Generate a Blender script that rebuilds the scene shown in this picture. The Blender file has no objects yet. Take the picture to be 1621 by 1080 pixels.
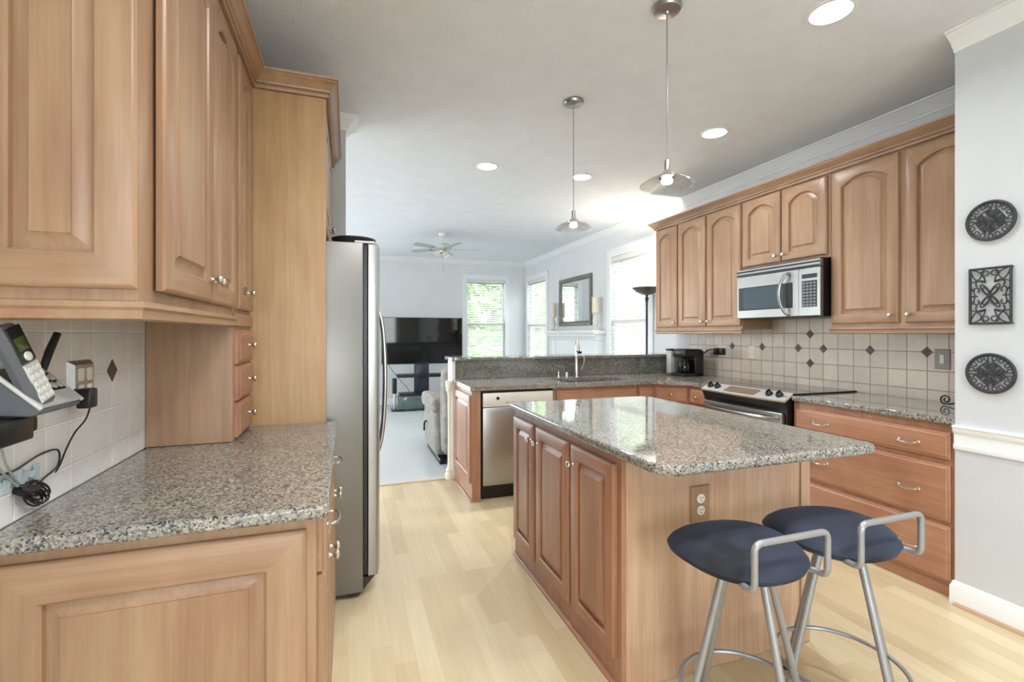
import bpy, bmesh, math, random
from mathutils import Vector, Matrix
random.seed(7)
SC = bpy.context.scene
COL = SC.collection
PI = math.pi
V = Vector

# ------------------------------------------------------------------ camera, world, light, exposure
CAM_H = 1.33
YAW = math.atan2(810.5 - 551.0, 750.0)
cd = bpy.data.cameras.new('camera')
cd.sensor_width = 36.0
cd.lens = 36.0 * 750.0 / 1621.0
cd.shift_y = -11.0 / 1621.0
cd.clip_start = 0.02
cam = bpy.data.objects.new('camera', cd)
cam.location = (0, 0, CAM_H)
cam.rotation_euler = (PI / 2, 0, -YAW)
COL.objects.link(cam)
SC.camera = cam

world = bpy.data.worlds.new('sky')
SC.world = world
world.use_nodes = True
wn = world.node_tree
wn.nodes.clear()
wo = wn.nodes.new('ShaderNodeOutputWorld')
wb = wn.nodes.new('ShaderNodeBackground')
sky = wn.nodes.new('ShaderNodeTexSky')
sky.sky_type = 'NISHITA'
sky.sun_disc = False
sky.sun_elevation = math.radians(48)
sky.sun_rotation = math.radians(60)
sky.dust_density = 4.0
mixw = wn.nodes.new('ShaderNodeMix')
mixw.data_type = 'RGBA'
mixw.inputs[0].default_value = 0.9
mixw.inputs[7].default_value = (2.55, 2.6, 2.70, 1)      # thin white overcast over the blue
wn.links.new(sky.outputs[0], mixw.inputs[6])
wn.links.new(mixw.outputs[2], wb.inputs[0])
wb.inputs[1].default_value = 3.2
wn.links.new(wb.outputs[0], wo.inputs[0])

def area_light(name, loc, direction, sx, sy, power, color=(1, 1, 1), portal=False, shape='RECTANGLE', spread=PI):
    ld = bpy.data.lights.new(name, 'AREA')
    ld.shape = shape
    ld.size = sx
    if shape == 'RECTANGLE':
        ld.size_y = sy
    ld.energy = power
    ld.color = color
    ld.spread = spread
    if portal:
        ld.cycles.is_portal = True
    o = bpy.data.objects.new(name, ld)
    o.location = loc
    o.rotation_euler = V(direction).to_track_quat('-Z', 'Y').to_euler()
    COL.objects.link(o)
    return o

# daylight portals in the openings of the added, unseen windows (rear = behind the television wall, nook = behind the viewer)
area_light('portal_nook', (0.25, -3.46, 1.5), (0, 1, 0), 3.3, 1.8, 1, portal=True)
area_light('portal_nook_side', (-3.26, -1.7, 1.25), (1, 0, 0), 1.8, 2.3, 1, portal=True)
area_light('portal_patio', (-3.26, 5.4, 1.3), (1, 0, 0), 2.6, 2.4, 1, portal=True)
CAN_SPOTS = [(2.077, 1.564), (2.526, 2.783), (1.149, 3.988), (2.064, 3.971), (0.35, 0.1), (1.9, 0.0), (0.62, 1.30)]  # the last three are unseen, added to brighten the near kitchen

SC.view_settings.view_transform = 'Standard'
SC.view_settings.look = 'None'
SC.view_settings.gamma = 1.0
SC.view_settings.use_curve_mapping = False
SC.view_settings.exposure = 0.07
SC.cycles.max_bounces = 10
SC.cycles.diffuse_bounces = 6
SC.cycles.glossy_bounces = 5
SC.cycles.transparent_max_bounces = 12
SC.cycles.sample_clamp_indirect = 6.0
SC.cycles.caustics_reflective = False
SC.cycles.caustics_refractive = False

# ------------------------------------------------------------------ materials
def srgb(r, g, b):
    f = lambda c: (c / 255 / 12.92) if c / 255 <= 0.04045 else ((c / 255 + 0.055) / 1.055) ** 2.4
    return (f(r), f(g), f(b), 1.0)

def new_mat(name):
    m = bpy.data.materials.new(name)
    m.use_nodes = True
    nt = m.node_tree
    return m, nt, nt.nodes['Principled BSDF']

def plain(name, col, rough=0.5, metal=0.0, emit=None, estr=0.0, coat=0.0, spec=None):
    m, nt, b = new_mat(name)
    b.inputs['Base Color'].default_value = col
    b.inputs['Roughness'].default_value = rough
    b.inputs['Metallic'].default_value = metal
    if coat:
        b.inputs['Coat Weight'].default_value = coat
        b.inputs['Coat Roughness'].default_value = 0.05
    if spec is not None:
        b.inputs['Specular IOR Level'].default_value = spec
    if emit:
        b.inputs['Emission Color'].default_value = emit
        b.inputs['Emission Strength'].default_value = estr
    return m

def coords(nt, scale=(1, 1, 1), loc=(0, 0, 0), rnd=True):
    tc = nt.nodes.new('ShaderNodeTexCoord')
    mp = nt.nodes.new('ShaderNodeMapping')
    mp.inputs['Scale'].default_value = scale
    mp.inputs['Location'].default_value = loc
    if rnd:
        oi = nt.nodes.new('ShaderNodeObjectInfo')
        mu = nt.nodes.new('ShaderNodeVectorMath')
        mu.operation = 'MULTIPLY_ADD'
        mu.inputs[1].default_value = (7.3, 5.1, 9.7)
        nt.links.new(oi.outputs['Random'], mu.inputs[0])
        nt.links.new(tc.outputs['Object'], mu.inputs[2])
        nt.links.new(mu.outputs[0], mp.inputs[0])
    else:
        nt.links.new(tc.outputs['Object'], mp.inputs[0])
    return mp.outputs[0]

def noise(nt, vec, scale, detail=4, rough=0.55):
    n = nt.nodes.new('ShaderNodeTexNoise')
    n.inputs['Scale'].default_value = scale
    n.inputs['Detail'].default_value = detail
    n.inputs['Roughness'].default_value = rough
    nt.links.new(vec, n.inputs['Vector'])
    return n

def ramp(nt, fac, stops, interp='LINEAR'):
    r = nt.nodes.new('ShaderNodeValToRGB')
    r.color_ramp.interpolation = interp
    e = r.color_ramp.elements
    while len(e) < len(stops):
        e.new(0.5)
    for i, (p, c) in enumerate(stops):
        e[i].position = p
        e[i].color = c
    nt.links.new(fac, r.inputs[0])
    return r.outputs[0]

def mix(nt, a, b, fac, mode='MIX'):
    m = nt.nodes.new('ShaderNodeMix')
    m.data_type = 'RGBA'
    m.blend_type = mode
    for i, v in ((0, fac), (6, a), (7, b)):
        if hasattr(v, 'is_linked') or hasattr(v, 'links'):
            nt.links.new(v, m.inputs[i])
        else:
            m.inputs[i].default_value = v
    return m.outputs[2]

def bump(nt, bsdf, h, strength, dist=0.01):
    b = nt.nodes.new('ShaderNodeBump')
    b.inputs['Strength'].default_value = strength
    b.inputs['Distance'].default_value = dist
    nt.links.new(h, b.inputs['Height'])
    nt.links.new(b.outputs[0], bsdf.inputs['Normal'])

def wood(name, dark, mid, light, axis, rough=0.34):
    m, nt, b = new_mat(name)
    s = [9.0, 9.0, 9.0]
    s[axis] = 0.8
    v = coords(nt, tuple(s))
    n1 = noise(nt, v, 1.6, 5, 0.6)
    s2 = [90.0, 90.0, 90.0]
    s2[axis] = 3.0
    v2 = coords(nt, tuple(s2))
    n2 = noise(nt, v2, 1.0, 3, 0.6)
    c = ramp(nt, n1.outputs[0], [(0.28, dark), (0.5, mid), (0.74, light)])
    c2 = ramp(nt, n2.outputs[0], [(0.3, (0.86, 0.84, 0.82, 1)), (0.65, (1, 1, 1, 1))])
    v3 = coords(nt, (6, 6, 3))
    n3 = noise(nt, v3, 1.0, 2, 0.5)
    c3 = ramp(nt, n3.outputs[0], [(0.3, (0.90, 0.84, 0.81, 1)), (0.7, (1.02, 1.02, 1.0, 1))])
    out = mix(nt, mix(nt, c, c2, 1.0, 'MULTIPLY'), c3, 1.0, 'MULTIPLY')
    nt.links.new(out, b.inputs['Base Color'])
    b.inputs['Roughness'].default_value = rough
    return m

MAPLE = (srgb(154, 121, 96), srgb(168, 136, 108), srgb(178, 149, 119))
ISLW = (srgb(158, 114, 90), srgb(172, 127, 101), srgb(184, 141, 114))
MAPLE_LIT = (srgb(176, 142, 102), srgb(186, 153, 111), srgb(193, 163, 122))  # the same maple, with the light on the tall panel put into its colour
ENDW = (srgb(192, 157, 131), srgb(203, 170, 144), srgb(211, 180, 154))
WV = wood('maple_upright', *MAPLE, 2)
WX = wood('maple_along_x', *MAPLE, 0)
WY = wood('maple_along_y', *MAPLE, 1)
IV = wood('cherry_maple_upright', *ISLW, 2)
IX = wood('cherry_maple_along_x', *ISLW, 0)
IY = wood('cherry_maple_along_y', *ISLW, 1)
PV = wood('lit_maple_upright', *MAPLE_LIT, 2, 0.4)
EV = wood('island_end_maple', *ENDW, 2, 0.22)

def granite(name, tint):
    m, nt, b = new_mat(name)
    v = coords(nt, (1, 1, 1), rnd=False)
    nd = noise(nt, v, 60, 2)
    add = nt.nodes.new('ShaderNodeVectorMath')
    add.operation = 'MULTIPLY_ADD'
    add.inputs[1].default_value = (0.018, 0.018, 0.018)
    nt.links.new(nd.outputs['Color'], add.inputs[0])
    nt.links.new(v, add.inputs[2])
    vo = nt.nodes.new('ShaderNodeTexVoronoi')
    vo.inputs['Scale'].default_value = 215
    nt.links.new(add.outputs[0], vo.inputs['Vector'])
    sp = nt.nodes.new('ShaderNodeSeparateColor')
    nt.links.new(vo.outputs['Color'], sp.inputs[0])
    t = tint
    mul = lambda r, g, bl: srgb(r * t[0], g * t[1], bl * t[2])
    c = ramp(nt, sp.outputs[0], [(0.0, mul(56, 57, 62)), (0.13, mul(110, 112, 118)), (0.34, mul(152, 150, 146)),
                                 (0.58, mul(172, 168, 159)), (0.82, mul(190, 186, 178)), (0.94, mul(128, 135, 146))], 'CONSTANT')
    n2 = noise(nt, v, 9, 3)
    c2 = ramp(nt, n2.outputs[0], [(0.35, (0.90, 0.90, 0.91, 1)), (0.65, (1.08, 1.06, 1.03, 1))])
    n3 = noise(nt, v, 260, 2)
    c3 = ramp(nt, n3.outputs[0], [(0.36, (0.6, 0.6, 0.62, 1)), (0.48, (1, 1, 1, 1))])
    out = mix(nt, mix(nt, c, c2, 1.0, 'MULTIPLY'), c3, 0.6, 'MULTIPLY')
    nt.links.new(out, b.inputs['Base Color'])
    b.inputs['Roughness'].default_value = 0.055
    b.inputs['Specular IOR Level'].default_value = 0.95
    return m
GRANITE = granite('speckled_granite', (0.93, 0.92, 0.885))
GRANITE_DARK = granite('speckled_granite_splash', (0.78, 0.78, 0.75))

def tile_mat(name, ax, off, base, base2, grout):
    m, nt, b = new_mat(name)
    tc = nt.nodes.new('ShaderNodeTexCoord')
    se = nt.nodes.new('ShaderNodeSeparateXYZ')
    nt.links.new(tc.outputs['Object'], se.inputs[0])
    cb = nt.nodes.new('ShaderNodeCombineXYZ')
    def addn(sock, val):
        a = nt.nodes.new('ShaderNodeMath')
        a.operation = 'ADD'
        a.inputs[1].default_value = val
        nt.links.new(sock, a.inputs[0])
        return a.outputs[0]
    nt.links.new(addn(se.outputs[ax], off[0]), cb.inputs[0])
    nt.links.new(addn(se.outputs[2], off[1]), cb.inputs[1])
    br = nt.nodes.new('ShaderNodeTexBrick')
    br.offset = 0.0
    br.inputs['Scale'].default_value = 1.0
    br.inputs['Brick Width'].default_value = 0.1155
    br.inputs['Row Height'].default_value = 0.1195
    br.inputs['Mortar Size'].default_value = 0.0036
    br.inputs['Mortar Smooth'].default_value = 0.4
    br.inputs['Color1'].default_value = base
    br.inputs['Color2'].default_value = base2
    br.inputs['Mortar'].default_value = grout
    nt.links.new(cb.outputs[0], br.inputs['Vector'])
    n = noise(nt, tc.outputs['Object'], 14, 4)
    c2 = ramp(nt, n.outputs[0], [(0.3, (0.90, 0.90, 0.91, 1)), (0.7, (1.0, 1.0, 1.0, 1))])
    nt.links.new(mix(nt, br.outputs[0], c2, 1.0, 'MULTIPLY'), b.inputs['Base Color'])
    b.inputs['Roughness'].default_value = 0.33
    inv = nt.nodes.new('ShaderNodeMath')
    inv.operation = 'MULTIPLY_ADD'
    inv.inputs[1].default_value = -1
    inv.inputs[2].default_value = 1
    nt.links.new(br.outputs['Fac'], inv.inputs[0])
    bump(nt, b, inv.outputs[0], 0.8, 0.003)
    return m
TILE_R = tile_mat('beige_wall_tile', 1, (-2.319 + 0.1155 * 40, -1.2165 + 0.1195 * 20), srgb(226, 210, 194), srgb(214, 199, 184), srgb(172, 157, 142))
TILE_L = tile_mat('white_wall_tile', 1, (-1.815 + 0.1155 * 40, -1.218 + 0.1195 * 20), srgb(234, 233, 230), srgb(226, 225, 222), srgb(252, 250, 246))

def floor_mat():
    m, nt, b = new_mat('maple_plank_floor')
    tc = nt.nodes.new('ShaderNodeTexCoord')
    se = nt.nodes.new('ShaderNodeSeparateXYZ')
    nt.links.new(tc.outputs['Object'], se.inputs[0])
    cb = nt.nodes.new('ShaderNodeCombineXYZ')
    nt.links.new(se.outputs[1], cb.inputs[0])
    nt.links.new(se.outputs[0], cb.inputs[1])
    br = nt.nodes.new('ShaderNodeTexBrick')
    br.offset = 0.37
    br.offset_frequency = 3
    br.squash = 1.25
    br.squash_frequency = 2
    br.inputs['Scale'].default_value = 1.0
    br.inputs['Brick Width'].default_value = 0.52
    br.inputs['Row Height'].default_value = 0.088
    br.inputs['Mortar Size'].default_value = 0.0006
    br.inputs['Color1'].default_value = srgb(221, 207, 174)
    br.inputs['Color2'].default_value = srgb(206, 187, 150)
    br.inputs['Mortar'].default_value = srgb(200, 180, 144)
    nt.links.new(cb.outputs[0], br.inputs['Vector'])
    v = coords(nt, (60, 3, 60), rnd=False)
    n = noise(nt, v, 1.0, 4)
    c2 = ramp(nt, n.outputs[0], [(0.3, (0.92, 0.90, 0.87, 1)), (0.7, (1, 1, 1, 1))])
    nt.links.new(mix(nt, br.outputs[0], c2, 1.0, 'MULTIPLY'), b.inputs['Base Color'])
    b.inputs['Roughness'].default_value = 0.3
    return m
FLOOR = floor_mat()

def noisy(name, c1, c2, scale, rough, bstr=0.0, bdist=0.004, bscale=None, detail=4):
    m, nt, b = new_mat(name)
    v = coords(nt, (1, 1, 1), rnd=False)
    n = noise(nt, v, scale, detail)
    nt.links.new(ramp(nt, n.outputs[0], [(0.35, c1), (0.65, c2)]), b.inputs['Base Color'])
    b.inputs['Roughness'].default_value = rough
    if bstr:
        nb = noise(nt, v, bscale or scale, 3)
        bump(nt, b, nb.outputs[0], bstr, bdist)
    return m
CEIL = noisy('stippled_ceiling_paint', srgb(229, 232, 237), srgb(233, 236, 241), 6, 0.9, 0.8, 0.008, 90)
WALL = noisy('pale_grey_paint', srgb(196, 199, 202), srgb(200, 203, 206), 3, 0.75)
WALL_LR = noisy('blue_grey_paint', srgb(219, 221, 222), srgb(223, 225, 226), 3, 0.75)
WHITE = plain('white_trim_paint', srgb(232, 234, 235), 0.45)
CARPET = noisy('pale_grey_carpet', srgb(198, 200, 199), srgb(214, 216, 215), 160, 0.95, 0.8, 0.01, 240)
STEEL = plain('brushed_stainless', (0.38, 0.375, 0.365, 1), 0.3, 1.0)
PANELSTEEL = plain('bright_panel_steel', srgb(196, 194, 190), 0.35, 0.4)
STEEL_SIDE = plain('grey_painted_steel', srgb(132, 130, 126), 0.36, 0.6)
NICKEL = plain('brushed_nickel', (0.66, 0.63, 0.58, 1), 0.25, 1.0)
CHROME = plain('polished_chrome', (0.8, 0.8, 0.8, 1), 0.1, 1.0)
SILVER = plain('silver_painted_tube', srgb(158, 158, 160), 0.35, 0.5)
BLACK = plain('black_plastic', srgb(18, 18, 20), 0.35)
BLACKGLASS = plain('black_glass', srgb(10, 10, 12), 0.05, 0.0, coat=0.3)
IRON = noisy('black_wrought_iron', srgb(34, 34, 38), srgb(52, 52, 58), 80, 0.55)
CREAM = plain('cream_plastic', srgb(232, 228, 214), 0.4)
WAX = plain('ivory_wax', srgb(228, 220, 200), 0.5)
DARKTILE = noisy('dark_slate_tile', srgb(58, 52, 50), srgb(98, 92, 90), 60, 0.5)
BROWNTILE = noisy('brown_tile', srgb(58, 36, 26), srgb(92, 62, 46), 60, 0.3)
SUEDE = None
def suede():
    m, nt, b = new_mat('navy_suede')
    v = coords(nt, (1, 1, 1))
    n = noise(nt, v, 4.2, 2)
    nt.links.new(ramp(nt, n.outputs[0], [(0.44, srgb(18, 19, 27)), (0.50, srgb(32, 37, 51)), (0.7, srgb(44, 51, 68))]), b.inputs['Base Color'])
    b.inputs['Roughness'].default_value = 0.8
    b.inputs['Sheen Weight'].default_value = 0.18
    b.inputs['Sheen Roughness'].default_value = 0.4
    b.inputs['Sheen Tint'].default_value = srgb(130, 150, 190)
    return m
SUEDE = suede()
UPHOL = noisy('taupe_grey_upholstery', srgb(128, 124, 118), srgb(156, 152, 146), 14, 0.85, 0.3, 0.004, 120)
LEAF = noisy('summer_leaves', srgb(150, 186, 124), srgb(206, 226, 178), 4, 0.6)
BARK = noisy('tree_bark', srgb(80, 66, 52), srgb(110, 92, 74), 20, 0.9)
BOUNCE_GROUND = noisy('pale_bounce_ground', srgb(232, 230, 226), srgb(240, 238, 234), 3, 0.9)  # ground made pale to bounce daylight up onto the ceilings
BLIND = plain('white_blind_slat', srgb(222, 223, 221), 0.5)
LENS = plain('lit_lamp_lens', (1, 1, 1, 1), 0.5, emit=(1, 0.96, 0.9, 1), estr=9.0)
BULB = plain('lit_bulb', (1, 1, 1, 1), 0.5, emit=(1, 0.93, 0.8, 1), estr=9.0)
MIRROR = plain('mirror_glass', (0.9, 0.92, 0.92, 1), 0.02, 1.0)
PEWTER = noisy('antique_pewter_frame', srgb(92, 92, 88), srgb(128, 126, 118), 30, 0.35)
DIALGREY = plain('slate_grey_plastic', srgb(88, 92, 100), 0.4)
PHONESILVER = plain('pearl_grey_plastic', srgb(196, 196, 194), 0.35)
BLUEPLASTIC = plain('pale_blue_clear_plastic', srgb(176, 192, 200), 0.25)
TAUPE = plain('taupe_display', srgb(120, 104, 90), 0.2)
MWGLASS = plain('reflection_tinted_glass', srgb(70, 84, 92), 0.12)  # grey-blue reflection put into the colour of the black glass
LCD = plain('olive_lcd', srgb(70, 74, 40), 0.2)
RUST = plain('dark_red_wood', srgb(98, 44, 30), 0.4)

def glass_mat(name, tint=(1, 1, 1, 1), gl=0.12):
    m = bpy.data.materials.new(name)
    m.use_nodes = True
    nt = m.node_tree
    nt.nodes.clear()
    o = nt.nodes.new('ShaderNodeOutputMaterial')
    t = nt.nodes.new('ShaderNodeBsdfTransparent')
    t.inputs[0].default_value = tint
    g = nt.nodes.new('ShaderNodeBsdfGlossy')
    g.inputs['Roughness'].default_value = 0.03
    fr = nt.nodes.new('ShaderNodeFresnel')
    fr.inputs[0].default_value = 1.45
    ml = nt.nodes.new('ShaderNodeMath')
    ml.operation = 'MULTIPLY_ADD'
    ml.inputs[1].default_value = 0.4
    ml.inputs[2].default_value = gl - 0.1
    ml.use_clamp = True
    nt.links.new(fr.outputs[0], ml.inputs[0])
    ms = nt.nodes.new('ShaderNodeMixShader')
    nt.links.new(ml.outputs[0], ms.inputs[0])
    nt.links.new(t.outputs[0], ms.inputs[1])
    nt.links.new(g.outputs[0], ms.inputs[2])
    nt.links.new(ms.outputs[0], o.inputs[0])
    return m
PANE = glass_mat('window_pane_glass', (0.96, 0.98, 0.97, 1), 0.08)
SAUCER = glass_mat('clear_saucer_glass', (0.97, 0.975, 0.965, 1), 0.12)

# ------------------------------------------------------------------ mesh building
class MB:
    def __init__(s):
        s.bm = bmesh.new()
    def box(s, a, b, bev=0.0, seg=1, mi=0, M=None):
        a, b = V(a), V(b)
        c, d = (a + b) / 2, b - a
        r = bmesh.ops.create_cube(s.bm, size=1.0)
        vs = r['verts']
        for v in vs:
            v.co = V((v.co.x * d.x, v.co.y * d.y, v.co.z * d.z)) + c
        fs = list({f for v in vs for f in v.link_faces})
        for f in fs:
            f.material_index = mi
        if bev > 0:
            es = list({e for v in vs for e in v.link_edges})
            r2 = bmesh.ops.bevel(s.bm, geom=es, offset=bev, segments=seg, affect='EDGES', profile=0.5)
            vs = list({v for f in r2['faces'] for v in f.verts} | {v for v in vs if v.is_valid})
            for f in r2['faces']:
                f.material_index = mi
        if M is not None:
            for v in vs:
                v.co = M @ v.co
        return s
    def face(s, pts, mi=0):
        f = s.bm.faces.new([s.bm.verts.new(V(p)) for p in pts])
        f.material_index = mi
        return f
    def loops(s, rings, mi=0, close=True, cap0=False, cap1=False, mis=None):
        R = [[s.bm.verts.new(V(p)) for p in r] for r in rings]
        n = len(R[0])
        for k in range(len(R) - 1):
            for i in range(n if close else n - 1):
                j = (i + 1) % n
                f = s.bm.faces.new((R[k][i], R[k][j], R[k + 1][j], R[k + 1][i]))
                f.material_index = mis(k, i) if mis else mi
        if cap0:
            s.bm.faces.new(R[0][::-1]).material_index = mi
        if cap1:
            s.bm.faces.new(R[-1]).material_index = mi
        return s
    def tube(s, pts, r, seg=10, mi=0, closed=False, cap=True):
        pts = [V(p) for p in pts]
        n = len(pts)
        rr = r if isinstance(r, (list, tuple)) else [r] * n
        rings, prev = [], None
        for i in range(n):
            if closed:
                t = pts[(i + 1) % n] - pts[i - 1]
            else:
                t = pts[min(i + 1, n - 1)] - pts[max(i - 1, 0)]
            t.normalize()
            if prev is None:
                up = V((0, 0, 1)) if abs(t.z) < 0.9 else V((1, 0, 0))
                nn = up - t * up.dot(t)
            else:
                nn = prev - t * prev.dot(t)
            nn.normalize()
            prev = nn
            bb = t.cross(nn)
            rings.append([pts[i] + (nn * math.cos(2 * PI * k / seg) + bb * math.sin(2 * PI * k / seg)) * rr[i] for k in range(seg)])
        if closed:
            rings.append(rings[0])
            R = [[s.bm.verts.new(p) for p in q] for q in rings[:-1]]
            # best rotational match where the ring closes
            best = min(range(seg), key=lambda k: (R[0][k].co - R[-1][0].co).length)
            for a in range(n):
                A, B = R[a], R[(a + 1) % n]
                sh = best if a == n - 1 else 0
                for k in range(seg):
                    f = s.bm.faces.new((A[k], A[(k + 1) % seg], B[(k + 1 + sh) % seg], B[(k + sh) % seg]))
                    f.material_index = mi
        else:
            s.loops(rings, mi, True, cap, cap)
        return s
    def lathe(s, prof, c=(0, 0, 0), seg=24, mi=0, axis=None, capa=True, capb=True):
        """prof: (radius, height) pairs along axis."""
        c = V(c)
        ax = V(axis or (0, 0, 1)).normalized()
        up = V((1, 0, 0)) if abs(ax.x) < 0.9 else V((0, 1, 0))
        u = (up - ax * up.dot(ax)).normalized()
        w = ax.cross(u)
        rings = [[c + ax * h + (u * math.cos(2 * PI * k / seg) + w * math.sin(2 * PI * k / seg)) * max(r, 1e-4) for k in range(seg)] for r, h in prof]
        return s.loops(rings, mi, True, capa, capb)
    def cyl(s, c, r, h, seg=20, mi=0, axis=None):
        return s.lathe([(r, 0), (r, h)], c, seg, mi, axis)
    def prism(s, poly, d, mi=0):
        """poly: list of 3D points, extruded by vector d."""
        d = V(d)
        p0 = [V(p) for p in poly]
        return s.loops([p0, [p + d for p in p0]], mi, True, True, True)
    def sweep(s, prof, path, side=1, mi=0, closed=False, end0=None, end1=None):
        """prof: (out, z) points; path: XY points (z=0); out is to the left of travel when side=1."""
        P = [V((p[0], p[1], 0)) for p in path]
        n = len(P)
        nrm = []
        for i in range(n - (0 if closed else 1)):
            t = (P[(i + 1) % n] - P[i]).normalized()
            nrm.append(V((-t.y, t.x, 0)) * side)
        rings = []
        for i in range(n):
            if closed:
                a, b = nrm[i - 1], nrm[i]
            else:
                a, b = nrm[max(i - 1, 0)], nrm[min(i, n - 2)]
            m = (a + b) / (1 + a.dot(b))
            rings.append([P[i] + m * o + V((0, 0, z)) for o, z in prof])
        if closed:
            rings.append(rings[0])
        return s.loops(rings, mi, True, not closed, not closed)
    def build(s, name, mats, parent=None, origin=None, smooth=True):
        bm = s.bm
        if parent is not None:
            org = V(parent['_w']) if '_w' in parent.keys() else V((0, 0, 0))
        else:
            org = V(origin) if origin else V((0, 0, 0))
        bmesh.ops.remove_doubles(bm, verts=bm.verts[:], dist=1e-6)
        bmesh.ops.recalc_face_normals(bm, faces=bm.faces[:])
        if org.length > 0:
            bmesh.ops.translate(bm, verts=bm.verts[:], vec=-org)
        me = bpy.data.meshes.new(name)
        bm.to_mesh(me)
        bm.free()
        for mt in (mats if isinstance(mats, (list, tuple)) else [mats]):
            me.materials.append(mt)
        if smooth and len(me.polygons):
            me.polygons.foreach_set('use_smooth', [True] * len(me.polygons))
            me.set_sharp_from_angle(angle=math.radians(32))
        o = bpy.data.objects.new(name, me)
        COL.objects.link(o)
        if parent is not None:
            o.parent = parent
            o['_w'] = list(org)
        else:
            o.location = org
            o['_w'] = list(org)
        return o

def tag(o, label, cat, group=None):
    o['label'] = label
    o['category'] = cat
    if group:
        o['group'] = group
    return o

def thing(name, loc, label, cat, group=None):
    o = bpy.data.objects.new(name, None)
    o.empty_display_size = 0.05
    o.location = loc
    o['_w'] = list(loc)
    COL.objects.link(o)
    return tag(o, label, cat, group)

def struct(o):
    o['kind'] = 'structure'
    return o

def kids(o):
    return [c for c in bpy.data.objects if c.parent == o]

def copy_tree(o, parent=None):
    c = o.copy()
    COL.objects.link(c)
    if parent:
        c.parent = parent
    for k in kids(o):
        copy_tree(k, c)
    return c

def bevel_mod(o, w, seg=3, ang=40):
    m = o.modifiers.new('edge', 'BEVEL')
    m.width = w
    m.segments = seg
    m.limit_method = 'ANGLE'
    m.angle_limit = math.radians(ang)
    return o

def rounded(poly, radii, seg=8):
    """2D polygon with rounded corners."""
    out = []
    n = len(poly)
    for i in range(n):
        p, a, b = V(poly[i] + (0,)), V(poly[i - 1] + (0,)), V(poly[(i + 1) % n] + (0,))
        r = radii[i] if isinstance(radii, (list, tuple)) else radii
        if r <= 0:
            out.append((p.x, p.y))
            continue
        u, w = (a - p).normalized(), (b - p).normalized()
        ang = u.angle(w)
        d = r / math.tan(ang / 2)
        c = p + (u + w).normalized() * (r / math.sin(ang / 2))
        s0, s1 = p + u * d - c, p + w * d - c
        tot = s0.angle(s1)
        ax = s0.cross(s1).normalized()
        for k in range(seg + 1):
            q = c + Matrix.Rotation(tot * k / seg, 3, ax) @ s0
            out.append((q.x, q.y))
    return out

def arc(c, r, a0, a1, n, f):
    """points f(x,y) on an arc; degrees."""
    return [f(c[0] + r * math.cos(math.radians(a0 + (a1 - a0) * k / n)), c[1] + r * math.sin(math.radians(a0 + (a1 - a0) * k / n))) for k in range(n + 1)]

def fillet(pts, r, seg=6):
    """polyline in 3D with its inner corners rounded."""
    pts = [V(p) for p in pts]
    out = [pts[0]]
    for i in range(1, len(pts) - 1):
        p = pts[i]
        u, w = (pts[i - 1] - p), (pts[i + 1] - p)
        d = min(r, u.length * 0.49, w.length * 0.49)
        a, b = p + u.normalized() * d, p + w.normalized() * d
        for k in range(seg + 1):
            t = k / seg
            out.append(a * (1 - t) ** 2 + p * 2 * t * (1 - t) + b * t * t)
    out.append(pts[-1])
    return out

def smooth_path(pts, sub=6):
    """Catmull-Rom through the points."""
    P = [V(p) for p in pts]
    P = [P[0] * 2 - P[1]] + P + [P[-1] * 2 - P[-2]]
    out = []
    for i in range(1, len(P) - 2):
        for k in range(sub):
            t = k / sub
            a, b, c, d = P[i - 1], P[i], P[i + 1], P[i + 2]
            out.append(0.5 * ((2 * b) + (c - a) * t + (2 * a - 5 * b + 4 * c - d) * t * t + (3 * b - a - 3 * c + d) * t ** 3))
    out.append(P[-2])
    return out

# cabinet fronts ------------------------------------------------------------
def raised_door(mb, o, u, n, w, h, t=0.02, rise=0.0, fr=0.058, K=13):
    o, u, n = V(o), V(u), V(n)
    def ring(ix, y0, y1, rs, d):
        pts = [(ix, y0), (w - ix, y0), (w - ix, y1 - rs)]
        for k in range(1, K + 1):
            s_ = 1 - k / (K + 1)
            x = ix + (w - 2 * ix) * s_
            q = 2 * s_ - 1
            pts.append((x, y1 - rs * (q * q if rs else 0)))
        pts.append((ix, y1 - rs))
        return [o + u * a + V((0, 0, b)) + n * d for a, b in pts]
    L = [ring(0, 0, h, 0, 0), ring(0, 0, h, 0, t - 0.007), ring(0.004, 0.004, h - 0.004, 0, t - 0.003), ring(0.011, 0.011, h - 0.011, 0, t)]
    top = h - fr
    L += [ring(fr, fr, top, rise, t), ring(fr + 0.005, fr + 0.005, top - 0.005, rise, t - 0.005), ring(fr + 0.007, fr + 0.007, top - 0.007, rise, t - 0.016),
          ring(fr + 0.015, fr + 0.015, top - 0.015, rise, t - 0.016), ring(fr + 0.038, fr + 0.038, top - 0.036, rise * 0.9, t - 0.003), ring(fr + 0.0385, fr + 0.0385, top - 0.0365, rise * 0.9, t - 0.0005)]
    def mis(k, i):
        return 1 if (k in (2, 3) and (i == 0 or 2 <= i <= K + 2)) else 0
    mb.loops(L, 0, True, True, True, mis)
    return mb

def slab_front(mb, o, u, n, w, h, t=0.02, mi=1):
    o, u, n = V(o), V(u), V(n)
    def ring(i, d):
        return [o + u * a + V((0, 0, b)) + n * d for a, b in ((i, i), (w - i, i), (w - i, h - i), (i, h - i))]
    mb.loops([ring(0, 0), ring(0, t - 0.009), ring(0.005, t - 0.005), ring(0.012, t - 0.004), ring(0.016, t)], mi, True, True, True)
    return mb

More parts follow.
